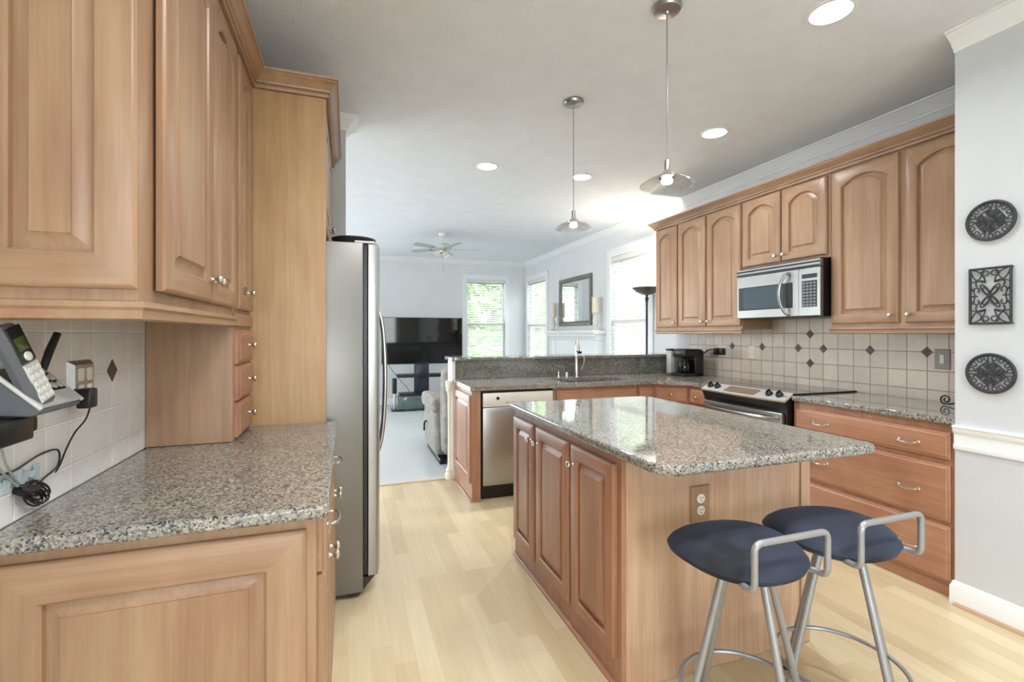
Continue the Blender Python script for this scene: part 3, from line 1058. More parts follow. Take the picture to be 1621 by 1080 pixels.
mb.build('loops', BLACK, cb_)
mb = MB()
mb.tube(smooth_path([(-0.690, 1.245, 1.108), (-0.692, 1.262, 1.05), (-0.692, 1.33, 1.03), (-0.690, 1.43, 1.045), (-0.690, 1.50, 1.038), (-0.69, 1.50, 1.00), (-0.688, 1.44, 0.985), (-0.686, 1.40, 0.975)], 6), 0.0024, 6)
mb.build('strand', BLACK, cb_)
mb = MB()
mb.tube(smooth_path([(-0.684, 1.26, 1.108), (-0.688, 1.285, 1.05), (-0.69, 1.34, 1.00), (-0.684, 1.37, 0.98)], 6), 0.0022, 6)
mb.tube(smooth_path([(-0.680, 1.27, 1.108), (-0.684, 1.30, 1.05), (-0.69, 1.35, 1.00), (-0.684, 1.38, 0.98)], 6), 0.0022, 6)
mb.build('pale_strand', plain('grey_cord', srgb(150, 154, 156), 0.4), cb_)
bp_ = thing('cord_wrapper', (-0.692, 1.34, 1.02), 'crumpled pale blue plastic wrapper behind the bundled cord', 'wrapper')
mb = MB()
n_ = 14
for k in range(n_):
    y0, y1 = 1.24 + 0.19 * k / n_, 1.24 + 0.19 * (k + 1) / n_
    j = lambda: random.uniform(-0.003, 0.003)
    za = 0.995 + 0.006 * math.sin(k * 1.3)
    zb = 1.022 + 0.008 * math.sin(k * 0.9 + 1)
    mb.prism([(-0.6955 + j(), y0, za), (-0.6955 + j(), y1 + 0.002, za + j()), (-0.6955 + j(), y1 + 0.002, zb), (-0.6955 + j(), y0, zb + j())], (0.003, 0, 0))
mb.build('film', BLUEPLASTIC, bp_)

# ------------------------------------------------------------------ ISLAND
isl = thing('kitchen_island', (1.42, 2.1, 0), 'wooden kitchen island cabinet with three panelled doors under the large granite top', 'island')
IX0, IX1, IY0, IY1 = 0.957, 1.89, 1.525, 2.705
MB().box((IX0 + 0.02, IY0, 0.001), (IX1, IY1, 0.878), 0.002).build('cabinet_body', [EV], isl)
MB().box((IX0, IY0, 0.001), (IX0 + 0.0195, IY1, 0.878), 0.0015).build('face_frame', [IV], isl)
for i, (y0, y1, ky) in enumerate(((1.556, 1.918, 0.335), (1.942, 2.336, 0.03), (2.366, 2.69, 0.03))):
    add_door(isl, (IX0, y1, 0.108), -Y1, NXm, y1 - y0, 0.732, [IV, IY], 0, ((y1 - y0) - 0.03 if i == 2 else 0.03, 0.65) if i != 1 else (0.03, 0.65), kmat=CHROME)
mb = MB()
mb.sweep([(0, 0.001), (0.016, 0.001), (0.015, 0.008), (0.010, 0.014), (0, 0.018)], [(IX0, IY0 - 0.016), (IX0, IY1)], 1)
mb.build('shoe_molding', [IY], isl)
MB().box((IX1 - 0.05, IY0 - 0.008, 0.001), (IX1 + 0.002, IY0 - 0.0005, 0.878), 0.002).build('corner_trim', [EV], isl)
io = thing('island_outlet', (1.30, IY0, 0.66), 'wood toned outlet plate with two cream sockets on the island end', 'outlet')
mb = MB()
mb.loops([[(1.262, IY0 - 0.001, 0.590), (1.356, IY0 - 0.001, 0.590), (1.356, IY0 - 0.001, 0.735), (1.262, IY0 - 0.001, 0.735)],
          [(1.266, IY0 - 0.008, 0.594), (1.352, IY0 - 0.008, 0.594), (1.352, IY0 - 0.008, 0.731), (1.266, IY0 - 0.008, 0.731)]], 0, True, True, True)
mb.build('plate', [WV], io)
for z in (0.638, 0.684):
    mb = MB()
    mb.lathe([(0.0185, 0), (0.0185, 0.003), (0.016, 0.004)], (1.309, IY0 - 0.008, z), 20, 0, (0, -1, 0))
    s0 = mb.build('socket', CREAM, io)
    mb = MB()
    for dx in (-0.006, 0.006):
        mb.box((1.309 + dx - 0.0012, IY0 - 0.0126, z - 0.001), (1.309 + dx + 0.0012, IY0 - 0.0119, z + 0.009))
    mb.cyl((1.309, IY0 - 0.0119, z - 0.008), 0.0025, 0.0008, 8, 0, (0, -1, 0))
    mb.build('slot', BLACK, s0)
worktop('island_worktop', rounded([(0.921, 1.236), (1.905, 1.236), (1.905, 2.73), (0.921, 2.73)], [0.09, 0.05, 0.10, 0.03], 10), 0.8785, 0.914,
        'large speckled granite island top with rounded corners above the stools', GRANITE, bev=0.011)

# ------------------------------------------------------------------ BAR STOOLS
def make_stool(cx, cy):
    t = thing('bar_stool', (cx, cy, 0), '', 'stool', 'bar stools at the island')
    def P(x, y, z):
        return V((cx + x, cy + y, z))
    mb = MB()
    NA, NR = 40, 9
    def seat_pt(a, k):
        # superellipse outline with a slight saddle
        ca, sa = math.cos(a), math.sin(a)
        e = 2.0 / 2.35
        hx, hy = 0.204, 0.192
        px_ = math.copysign(abs(ca) ** e, ca) * hx
        py_ = math.copysign(abs(sa) ** e, sa) * hy
        return px_, py_
    prof = [(0.0, 0.042), (0.35, 0.041), (0.62, 0.036), (0.82, 0.027), (0.94, 0.014), (1.0, 0.0), (0.97, -0.012), (0.86, -0.022), (0.6, -0.028), (0.0, -0.030)]
    rings = []
    for f, h in prof:
        r = []
        for q in range(NA):
            x, y = seat_pt(2 * PI * q / NA, 0)
            x, y = x * max(f, 0.004), y * max(f, 0.004)
            z = 0.636 + h * 1.25 + 0.12 * x * x - 0.3 * y * y
            r.append(P(x - 0.010, y + 0.033, z))
        rings.append(r)
    mb.loops(rings, 0, True, True, True)
    mb.build('seat', SUEDE, t)
    mb = MB()
    mb.cyl(P(0, 0, 0.585), 0.085, 0.022, 24)
    mb.build('seat_mount', SILVER, t)
    rot = math.radians(-8)
    top, bot = 0.075, 0.24
    for k in range(4):
        a = rot + k * PI / 2
        mb = MB()
        mb.tube([P(top * math.cos(a), top * math.sin(a), 0.60), P(bot * math.cos(a), bot * math.sin(a), 0.006)], 0.0115, 12)
        lg = mb.build('leg', SILVER, t)
        MB().lathe([(0.0135, 0), (0.0135, 0.016), (0.012, 0.018)], P(bot * math.cos(a), bot * math.sin(a), 0.0008), 12).build('foot_cap', BLACK, lg)
    rr = top + (bot - top) * (0.60 - 0.190) / 0.594 + 0.006
    mb = MB()
    mb.tube([P(rr * math.cos(2 * PI * k / 48), rr * math.sin(2 * PI * k / 48), 0.190) for k in range(48)], 0.0075, 8, 0, True)
    mb.build('foot_ring', SILVER, t)
    mb = MB()
    yb, w = -0.168, 0.138
    pts = [P(-0.05, -0.03, 0.590), P(-w, yb + 0.05, 0.617), P(-w, yb, 0.617), P(-w, yb, 0.750), P(w, yb, 0.750), P(w, yb, 0.617), P(w, yb + 0.05, 0.617), P(0.05, -0.03, 0.590)]
    pts = fillet(pts, 0.026, 6)
    mb.tube(pts, 0.0095, 12)
    mb.build('backrest', SILVER, t)
    return t
S1 = make_stool(1.195, 1.182)
S1['label'] = 'navy suede bar stool in front of the island outlet'
S2 = copy_tree(S1)
S2.location = (1.614, 1.184, 0)
S2['label'] = 'navy suede bar stool nearer to the drawers and the wall with iron plaques'

# ------------------------------------------------------------------ RIGHT WALL, UPPER CABINETS
XU = 3.14
ZBr = 1.375
def upper(name, y0, y1, z0, doors, label, rail=True, side=False):
    t = thing(name, (3.3, (y0 + y1) / 2, z0), label, 'cabinet', 'wall cabinets around the microwave')
    MB().box((XU, y0 + 0.0006, z0), (3.4596 if z0 < 1.9 else 3.4696, y1 - 0.0006, 2.438), 0.001).build('cabinet_body', [WV], t)
    for (a, b, kside) in doors:
        w = b - a
        h = 2.428 - (z0 + 0.022)
        kx = w - 0.03 if kside == 'near' else 0.03          # door drawn from its far edge towards the viewer
        add_door(t, (XU, b, z0 + 0.022), -Y1, NXm, w, h, [WV, WY], 0.055 if w > 0.3 else 0.045, (kx, 0.05), fr=0.060)
    if rail:
        mb = MB()
        mb.sweep([(o, z0 + z * 1.1) for o, z in LRAIL], [(3.128, y0 + 0.001), (3.128, y1 - 0.001)], 1)
        mb.build('light_rail', [WY], t)
    return t
upper('wall_cabinet', 3.955, 4.315, ZBr, [(3.964, 4.303, 'near')], 'single-door maple wall cabinet at the end of the run, next to the bright window')
upper('wall_cabinet', 3.135, 3.953, ZBr, [(3.562, 3.943, 'near'), (3.145, 3.541, 'far')], 'maple wall cabinet with two tall arched doors above the coffee maker')
upper('wall_cabinet', 2.365, 3.133, 1.862, [(2.757, 3.124, 'near'), (2.384, 2.744, 'far')], 'short maple wall cabinet with two arched doors above the microwave', rail=False)
upper('wall_cabinet', 1.497, 2.363, ZBr, [(1.932, 2.345, 'near'), (1.505, 1.895, 'far')], 'maple wall cabinet with two wide arched doors next to the wall with iron plaques')
cm = thing('cabinet_crown_molding', (3.1, 2.9, 2.438), 'wooden crown molding along the top of the cabinets over the stove', 'molding')
mb = MB()
mb.sweep([(o, 2.439 + z) for o, z in CAPC], [(3.128, 1.497), (3.128, 4.325), (3.468, 4.325)], 1)
mb.build('molding_strip', [WY], cm)
# microwave
mw = thing('microwave', (3.25, 2.74, 1.45), 'stainless over-the-range microwave hanging under the short cabinet', 'microwave')
MB().box((3.078, 2.374, 1.452), (3.459, 3.104, 1.860), 0.003).build('housing', BLACK, mw)
mb = MB()
mb.box((3.05, 2.374, 1.798), (3.0776, 3.104, 1.852), 0.002)
vt = mb.build('vent_panel', STEEL, mw)
mb = MB()
for z in (1.800, 1.826):
    mb.box((3.0482, 2.374, z), (3.0498, 3.104, z + 0.013))
mb.build('vent_slots', BLACK, vt)
MWD0, MWD1 = 2.540, 3.104
mb = MB()
mb.box((3.05, MWD0, 1.458), (3.0776, MWD1, 1.795), 0.003)
dr = mb.build('door', STEEL, mw)
mb = MB(); mb.box((3.0470, 2.585, 1.520), (3.0498, 3.085, 1.705), 0.001); wn_ = mb.build('window', BLACK, dr)
mb = MB(); mb.box((3.0460, 2.665, 1.532), (3.0469, 3.035, 1.695), 0.0); mb.build('viewing_glass', MWGLASS, wn_)
mb = MB()
for y, dd in ((2.640, 0.0),):
    mb.tube(smooth_path([(3.050, y - 0.025, 1.775), (3.022, y - 0.012, 1.755), (3.008, y + 0.012, 1.70), (3.004, y + 0.022, 1.625), (3.008, y + 0.012, 1.55), (3.022, y - 0.012, 1.49), (3.050, y - 0.025, 1.468)], 6), 0.011, 10)
mb.build('handle', STEEL, dr)
mb = MB(); mb.box((3.05, 2.374, 1.458), (3.0776, 2.538, 1.795), 0.003); cpn = mb.build('control_panel', STEEL, mw)
mb = MB(); mb.box((3.0475, 2.395, 1.722), (3.0499, 2.510, 1.752), 0.001); mb.build('display', BLACK, cpn)
mb = MB(); mb.box((3.0480, 2.395, 1.520), (3.0499, 2.510, 1.705), 0.001); kp = mb.build('keypad', BLACK, cpn)
mb = MB()
for i in range(4):
    for j in range(8):
        mb.box((3.0470, 2.403 + i * 0.027, 1.527 + j * 0.022), (3.0479, 2.422 + i * 0.027, 1.540 + j * 0.022), 0.0)
mb.build('button', plain('grey_button_print', srgb(120, 122, 126), 0.5), kp)

# ------------------------------------------------------------------ RIGHT WALL, BASE
XB = 2.85
rb = thing('drawer_cabinet', (3.15, 1.95, 0), 'maple base cabinet with three wide drawers beside the wall with iron plaques', 'cabinet')
MB().box((XB, 1.4965, 0.075), (3.4694, 2.405, 0.879), 0.002).build('cabinet_body', [IV], rb)
MB().box((XB + 0.022, 1.4968, 0.001), (XB + 0.04, 2.405, 0.0745)).build('toe_kick', [IY], rb)
for za, zb in ((0.700, 0.836), (0.386, 0.670), (0.094, 0.364)):
    mb = MB()
    slab_front(mb, (XB, 2.385, za), -Y1, NXm, 0.868, zb - za)
    d = mb.build('drawer', [IV, IY], rb)
    zz = (za + zb) / 2 - 0.005 if zb > 0.8 else (za + zb) / 2 - 0.01
    for y in (2.20, 1.70):
        pull(d, (XB - 0.02, y, zz), Y1, NXm)
worktop('granite_worktop', [(2.822, 1.4965), (3.4594, 1.4965), (3.4594, 2.405), (2.822, 2.405)], 0.8795, 0.914,
        'short speckled granite worktop between the stove and the wall with iron plaques', GRANITE)

# stove
rg = thing('stove', (3.1, 2.8, 0), 'stainless and black slide-in electric stove with smooth glass cooktop', 'stove')
RY0, RY1 = 2.418, 3.182
MB().box((2.80, RY0, 0.02), (3.440, RY1, 0.908), 0.003).build('stove_body', BLACK, rg)
MB().box((2.84, 2.402, 0.9148), (3.452, 3.199, 0.925), 0.003).build('cooktop', BLACKGLASS, rg)
N_ = 12
top_, edge_, low_, in_ = [], [], [], []
for k in range(N_ + 1):
    q = k / N_
    y = RY0 - 0.012 + (RY1 - RY0 + 0.024) * q
    bow = 0.034 * math.sin(PI * q)
    top_.append((2.848, y, 0.929)); edge_.append((2.762 - bow, y, 0.881)); low_.append((2.770 - bow * 0.8, y, 0.868)); in_.append((2.802, y, 0.795))
mb = MB()
back_ = [(2.848, p[1], 0.915) for p in top_]
mb.loops([back_, top_, edge_, low_], 0, False)
mb.face([p for p in (top_[0], edge_[0], low_[0], back_[0])][::-1]); mb.face([top_[-1], edge_[-1], low_[-1], back_[-1]])
pan = mb.build('control_panel', PANELSTEEL, rg)
mb = MB()
lo2 = [(2.802, p[1], 0.868) for p in low_]
mb.loops([lo2, low_, in_, lo2], 0, False)
mb.face([lo2[0], low_[0], in_[0]]); mb.face([lo2[-1], low_[-1], in_[-1]])
mb.build('lower_band', BLACK, rg)
PN = (V((2.848, 0, 0.929)) - V((2.745, 0, 0.881)))
PNn = V((-PN.z, 0, PN.x)).normalized()
def onpan(y, f, lift):
    q = (y - RY0) / (RY1 - RY0)
    bow = 0.034 * math.sin(PI * min(max(q, 0), 1))
    e = V((2.762 - bow, y, 0.881)); tt = V((2.848, y, 0.929))
    return tt * (1 - f) + e * f + PNn * lift
mb = MB()
ys = [2.655 + 0.29 * k / 8 for k in range(9)]
mb.loops([[onpan(y, 0.16, 0.002) for y in ys] + [onpan(y, 0.80, 0.002) for y in reversed(ys)], [onpan(y, 0.16, 0.004) for y in ys] + [onpan(y, 0.80, 0.004) for y in reversed(ys)]], 0, True, True, True)
mb.build('display', TAUPE, pan)
for y in (3.125, 3.045, 2.555, 2.475):
    mb = MB()
    mb.lathe([(0.025, 0), (0.025, 0.012), (0.018, 0.018), (0.012, 0.026)], onpan(y, 0.48, 0.001), 18, 0, PNn)
    c = onpan(y, 0.48, 0.025)
    mb.box((-0.004, -0.020, -0.012), (0.004, 0.020, 0.012), 0.002, 1, 0, Matrix.Translation(c) @ PNn.to_track_quat('Z', 'Y').to_matrix().to_4x4())
    mb.build('knob', BLACK, pan)
mb = MB()
mb.box((2.768, RY0 + 0.012, 0.175), (2.799, RY1 - 0.012, 0.790), 0.004)
od = mb.build('oven_door', STEEL, rg)
mb = MB(); mb.box((2.7655, RY0 + 0.11, 0.34), (2.7678, RY1 - 0.11, 0.62), 0.001); mb.build('oven_window', BLACKGLASS, od)
mb = MB()
hp_ = []
for k in range(13):
    q = k / 12
    hp_.append((2.762 - 0.055 * math.sin(PI * q) ** 0.6 if 0 < q < 1 else 2.768, RY0 + 0.035 + (RY1 - RY0 - 0.07) * q, 0.752))
mb.tube(hp_, 0.0125, 10)
mb.build('handle', STEEL, od)
mb = MB(); mb.box((2.770, RY0 + 0.012, 0.03), (2.799, RY1 - 0.012, 0.168), 0.004); mb.build('storage_drawer', STEEL, rg)
for x in (2.85, 3.4):
    for y in (RY0 + 0.05, RY1 - 0.05):
        MB().cyl((x, y, 0.0005), 0.018, 0.02, 10).build('foot', BLACK, rg)

# peninsula and corner cabinets
YP = 3.66                                   # face frame; fronts stand at YP - 0.02
pe = thing('end_cabinet', (0.96, 3.95, 0), 'maple cabinet end with raised panel closing the counter beside the dishwasher', 'cabinet')
MB().box((0.925, YP - 0.018, 0.001), (0.997, 4.255, 0.879), 0.002).build('cabinet_body', [IV], pe)
mb = MB()
raised_door(mb, (0.925, 4.235, 0.14), -Y1, NXm, 0.57, 0.70, 0.018, 0.0, 0.062)
mb.build('end_panel', [IV, IY], pe)
mb = MB()
mb.sweep([(0, 0.001), (0.014, 0.001), (0.013, 0.008), (0.008, 0.013), (0, 0.016)], [(0.997, YP - 0.018), (0.925, YP - 0.018), (0.925, 4.25)], 1)
mb.build('shoe_molding', [IY], pe)

dw = thing('dishwasher', (1.31, 3.9, 0), 'stainless dishwasher with pale control strip in the counter under the granite', 'dishwasher')
MB().box((1.004, YP - 0.005, 0.10), (1.622, 4.25, 0.872), 0.002).build('dishwasher_body', BLACK, dw)
mb = MB(); mb.box((1.012, YP - 0.030, 0.118), (1.618, YP - 0.0055, 0.742), 0.006, 2); mb.build('door', STEEL, dw)
mb = MB(); mb.box((1.012, YP - 0.034, 0.746), (1.618, YP - 0.0055, 0.858), 0.006, 2); cpn = mb.build('control_strip', plain('pale_bisque_plastic', srgb(224, 222, 215), 0.35, 0.1), dw)
mb = MB(); mb.lathe([(0.013, 0), (0.013, 0.005), (0.009, 0.008)], (1.135, YP - 0.0342, 0.815), 18, 0, (0, -1, 0)); mb.build('button', BLACK, cpn)
mb = MB()
for k in range(5):
    mb.box((1.20 + k * 0.06, YP - 0.0350, 0.774), (1.23 + k * 0.06, YP - 0.0341, 0.780))
mb.build('button_row', plain('grey_print', srgb(150, 148, 144), 0.5), cpn)
mb = MB(); mb.box((1.012, YP + 0.02, 0.002), (1.618, YP + 0.05, 0.099)); mb.build('toe_kick', BLACK, dw)

sk = thing('sink_cabinet', (2.05, 3.95, 0), 'maple sink cabinet with long false drawer front below the faucet', 'cabinet')
mb = MB()
mb.box((1.626, YP, 0.09), (2.468, 4.25, 0.69), 0.002)
mb.box((1.626, YP, 0.69), (2.468, YP + 0.018, 0.879), 0.001)
mb.box((1.626, YP, 0.69), (1.640, 4.25, 0.879), 0.001)
mb.box((2.454, YP, 0.69), (2.468, 4.25, 0.879), 0.001)
mb.build('cabinet_body', [IV], sk)
mb = MB(); slab_front(mb, (1.662, YP, 0.725), X1, NYm, 0.79, 0.125); mb.build('false_drawer', [IV, IX], sk)
add_door(sk, (1.662, YP, 0.11), X1, NYm, 0.392, 0.60, [IV, IX], 0, (0.362, 0.55))
add_door(sk, (2.06, YP, 0.11), X1, NYm, 0.392, 0.60, [IV, IX], 0, (0.03, 0.55))
MB().box((1.63, YP + 0.05, 0.001), (2.46, YP + 0.07, 0.0895)).build('toe_kick', [IX], sk)

dc = thing('drawer_cabinet', (2.54, 3.95, 0), 'narrow maple cabinet with small drawer between the sink cabinet and the corner', 'cabinet')
MB().box((2.4695, YP, 0.09), (2.635, 4.25, 0.879), 0.002).build('cabinet_body', [IV], dc)
mb = MB(); slab_front(mb, (2.482, YP, 0.725), X1, NYm, 0.14, 0.125); d = mb.build('drawer', [IV, IX], dc); 
add_door(dc, (2.482, YP, 0.11), X1, NYm, 0.14, 0.60, [IV, IX], 0, (0.03, 0.55), fr=0.035)
MB().box((2.471, YP + 0.05, 0.001), (2.634, YP + 0.07, 0.0895)).build('toe_kick', [IX], dc)

kc = thing('corner_cabinet', (3.0, 3.9, 0), 'diagonal maple corner cabinet with small drawer below the coffee maker', 'cabinet')
mb = MB()
mb.prism([(2.637, YP, 0.09), (2.85, 3.447, 0.09), (3.4694, 3.447, 0.09), (3.4694, 4.25, 0.09), (2.637, 4.25, 0.09)], (0, 0, 0.789))
mb.build('cabinet_body', [IV], kc)
du = V((1, -1, 0)).normalized(); dn = V((-1, -1, 0)).normalized()
p0 = V((2.637, YP, 0)) + du * 0.02
mb = MB(); slab_front(mb, p0 + V((0, 0, 0.725)), du, dn, 0.262, 0.125); d = mb.build('drawer', [IV, IX], kc)
knob(d, p0 + du * 0.131 + V((0, 0, 0.79)) + dn * 0.02, dn, plain('brass_knob', srgb(196, 160, 96), 0.3, 1.0))
add_door(kc, p0 + V((0, 0, 0.11)), du, dn, 0.262, 0.60, [IV, IX], 0, (0.03, 0.55))
mb = MB(); mb.prism([(2.70, YP + 0.03, 0.001), (2.88, 3.48, 0.001), (2.89, 3.50, 0.001), (2.71, YP + 0.05, 0.001)], (0, 0, 0.0885)); mb.build('toe_kick', [IX], kc)

sc_ = thing('drawer_cabinet', (3.1, 3.32, 0), 'narrow maple cabinet with knobbed drawer between the corner and the stove', 'cabinet')
MB().box((XB, 3.203, 0.09), (3.4694, 3.4455, 0.879), 0.002).build('cabinet_body', [IV], sc_)
mb = MB(); slab_front(mb, (XB, 3.43, 0.725), -Y1, NXm, 0.215, 0.125); d = mb.build('drawer', [IV, IY], sc_)
knob(d, (XB - 0.02, 3.32, 0.785), NXm, bpy.data.materials['brass_knob'])
add_door(sc_, (XB, 3.43, 0.11), -Y1, NXm, 0.215, 0.60, [IV, IY], 0, (0.03, 0.55))
MB().box((XB + 0.05, 3.21, 0.001), (XB + 0.07, 3.44, 0.0895)).build('toe_kick', [IY], sc_)

# L-shaped granite with the sink cut out
SX0, SX1, SY0, SY1 = 1.76, 2.43, 3.70, 4.06
outer = rounded([(0.905, 3.618), (2.605, 3.618), (2.822, 3.401), (2.822, 3.2015), (3.4594, 3.2015), (3.4594, 4.258), (0.905, 4.258)], [0.015, 0.08, 0.08, 0, 0, 0, 0.0], 6)
inner = rounded([(SX0, SY0), (SX1, SY0), (SX1, SY1), (SX0, SY1)], 0.05, 5)
mb = MB()
bm = mb.bm
edges = []
for poly in (outer, inner):
    vs = [bm.verts.new((x, y, 0.8795)) for x, y in poly]
    for i in range(len(vs)):
        if (vs[i].co - vs[(i + 1) % len(vs)].co).length > 1e-6:
            edges.append(bm.edges.new((vs[i], vs[(i + 1) % len(vs)])))
r = bmesh.ops.triangle_fill(bm, edges=edges, use_beauty=True)
fs = [g for g in r['geom'] if isinstance(g, bmesh.types.BMFace)]
e2 = bmesh.ops.extrude_face_region(bm, geom=fs)
bmesh.ops.translate(bm, verts=[g for g in e2['geom'] if isinstance(g, bmesh.types.BMVert)], vec=(0, 0, 0.0345))
o = mb.build('granite_worktop', GRANITE, None, (2.2, 3.9, 0.8795))
bevel_mod(o, 0.007, 3)
tag(o, 'long L-shaped speckled granite worktop holding the sink and turning to the stove', 'worktop')
# sink bowl
sn = thing('kitchen_sink', ((SX0 + SX1) / 2, (SY0 + SY1) / 2, 0.70), 'dark undermount sink set in the granite below the faucet', 'sink')
rings = []
for g, z in ((0.012, 0.8785), (-0.002, 0.8785), (-0.004, 0.78), (-0.03, 0.71), (-0.10, 0.705)):
    rings.append([(x, y, z) for x, y in rounded([(SX0 - g, SY0 - g), (SX1 + g, SY0 - g), (SX1 + g, SY1 + g), (SX0 - g, SY1 + g)], 0.05 + (0.0 if g < 0 else g), 5)])
mb = MB(); mb.loops(rings, 0, True, False, True)
o = mb.build('sink_bowl', plain('dark_sink_steel', (0.05, 0.05, 0.05, 1), 0.4, 0.6), sn)
MB().lathe([(0.04, 0), (0.04, 0.003), (0.03, 0.004)], ((SX0 + SX1) / 2, (SY0 + SY1) / 2, 0.7052), 20).build('drain', CHROME, sn)
FX, FY = 2.09, 4.13
fa = thing('faucet', (FX, FY, 0.9145), 'brushed nickel pull-down kitchen faucet with single lever', 'faucet')
mb = MB()
mb.lathe([(0.028, 0), (0.027, 0.006), (0.018, 0.012), (0.0155, 0.02), (0.0155, 0.19), (0.0165, 0.20)], (FX, FY, 0.9145), 20)
mb.tube(smooth_path([(FX, FY, 1.10), (FX, FY, 1.20), (FX - 0.004, FY - 0.012, 1.245), (FX - 0.018, FY - 0.045, 1.268), (FX - 0.034, FY - 0.085, 1.258), (FX - 0.042, FY - 0.105, 1.235)], 6), 0.0135, 14)
mb.build('spout', NICKEL, fa)
mb = MB(); mb.tube([(FX - 0.0425, FY - 0.106, 1.236), (FX - 0.047, FY - 0.118, 1.205), (FX - 0.050, FY - 0.126, 1.168)], [0.0145, 0.017, 0.0205], 16); sh = mb.build('spray_head', NICKEL, fa)
mb = MB(); mb.tube([(FX - 0.050, FY - 0.126, 1.1675), (FX - 0.0502, FY - 0.1265, 1.164)], 0.018, 16); mb.build('nozzle', BLACK, sh)
mb = MB(); mb.tube([(FX + 0.014, FY, 1.152), (FX + 0.05, FY - 0.005, 1.152)], 0.012, 12); hb = mb.build('handle_hub', BLACK, fa)
mb = MB(); mb.tube(smooth_path([(FX + 0.045, FY - 0.005, 1.135), (FX + 0.068, FY - 0.02, 1.105), (FX + 0.066, FY - 0.03, 1.055), (FX + 0.035, FY - 0.025, 0.99)], 6), [0.007] * 6 + [0.0085] * 7 + [0.007] * 6, 10); mb.build('handle', NICKEL, fa)
sd = thing('soap_dispenser', (1.90, FY, 0.9145), 'small brushed nickel soap pump on the granite beside the faucet', 'soap dispenser')
mb = MB()
mb.lathe([(0.017, 0), (0.016, 0.006), (0.011, 0.012), (0.009, 0.03), (0.013, 0.034), (0.013, 0.042)], (1.90, FY, 0.9145), 16)
mb.build('pump_body', NICKEL, sd)
mb = MB(); mb.tube(smooth_path([(1.90, FY, 0.955), (1.90, FY, 0.982), (1.893, FY - 0.02, 0.988), (1.888, FY - 0.045, 0.980)], 5), 0.005, 8); mb.build('nozzle', NICKEL, sd)
s2_ = thing('sprayer', (2.0, FY, 0.9145), 'stubby nickel air gap cap between the soap pump and the faucet', 'air gap')
MB().lathe([(0.016, 0), (0.016, 0.045), (0.013, 0.052), (0.004, 0.054)], (1.985, FY, 0.9145), 16).build('cap', NICKEL, s2_)

# half wall, splash, bar top
struct(MB().box((0.93, 4.280, 0.006), (WR, 4.42, 1.0845)).build('wall_peninsula', WALL, smooth=False))
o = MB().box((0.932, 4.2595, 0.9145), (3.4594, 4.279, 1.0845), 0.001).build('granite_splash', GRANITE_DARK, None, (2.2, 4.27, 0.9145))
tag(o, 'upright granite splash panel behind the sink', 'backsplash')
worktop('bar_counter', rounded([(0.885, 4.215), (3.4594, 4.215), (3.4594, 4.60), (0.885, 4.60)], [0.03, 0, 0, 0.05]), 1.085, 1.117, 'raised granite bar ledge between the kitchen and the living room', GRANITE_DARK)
pp = thing('bar_post', (0.89, 4.33, 0), 'slim white turned post at the open end of the granite bar', 'post')
mb = MB()
mb.lathe([(0.045, 0.002), (0.045, 0.05), (0.036, 0.06), (0.040, 0.085), (0.028, 0.10), (0.022, 0.14), (0.020, 0.45), (0.022, 0.76), (0.028, 0.80), (0.040, 0.815), (0.036, 0.83), (0.042, 0.85), (0.042, 0.90)], (0.885, 4.30, 0.0), 20)
mb.build('shaft', plain('cream_trim_paint', srgb(232, 226, 208), 0.45), pp)
MB().box((0.896, 4.262, 0.002), (0.928, 4.45, 1.084), 0.003).build('end_board', WHITE, pp)

# coffee maker
cx_, cy_ = 3.20, 3.90
cf = thing('coffee_maker', (cx_, cy_, 0.9145), 'black drip coffee maker with clear water tank in the granite corner', 'coffee maker')
mb = MB()
mb.box((cx_ - 0.13, cy_ - 0.10, 0.9147), (cx_ + 0.12, cy_ + 0.10, 0.945), 0.012, 2)
mb.box((cx_ + 0.02, cy_ - 0.10, 0.9147), (cx_ + 0.12, cy_ + 0.10, 1.17), 0.012, 2)
mb.box((cx_ - 0.11, cy_ - 0.09, 1.10), (cx_ + 0.12, cy_ + 0.09, 1.18), 0.02, 3)
mb.build('machine_body', BLACK, cf)
mb = MB()
mb.lathe([(0.055, 0), (0.066, 0.02), (0.068, 0.07), (0.055, 0.11), (0.048, 0.135)], (cx_ - 0.05, cy_ - 0.01, 0.946), 20)
cj = mb.build('carafe', BLACKGLASS, cf)
mb = MB(); mb.tube(smooth_path([(cx_ - 0.10, cy_ - 0.05, 1.06), (cx_ - 0.145, cy_ - 0.085, 1.05), (cx_ - 0.145, cy_ - 0.085, 0.98), (cx_ - 0.105, cy_ - 0.055, 0.965)], 5), 0.009, 8); mb.build('handle', BLACK, cj)
MB().box((cx_ - 0.12, cy_ + 0.101, 0.93), (cx_ + 0.11, cy_ + 0.175, 1.165), 0.012, 2).build('water_tank', plain('frosted_grey_plastic', srgb(168, 166, 160), 0.25), cf)
MB().box((cx_ - 0.125, cy_ + 0.101, 1.166), (cx_ + 0.115, cy_ + 0.178, 1.180), 0.005, 2).build('tank_lid', BLACK, cf)
mb = MB(); mb.tube(smooth_path([(cx_ + 0.10, cy_ - 0.101, 1.13), (cx_ + 0.16, cy_ - 0.13, 1.175), (3.43, 3.70, 1.17), (3.43, 3.67, 1.15)], 6), 0.006, 8); mb.build('cord', BLACK, cf)

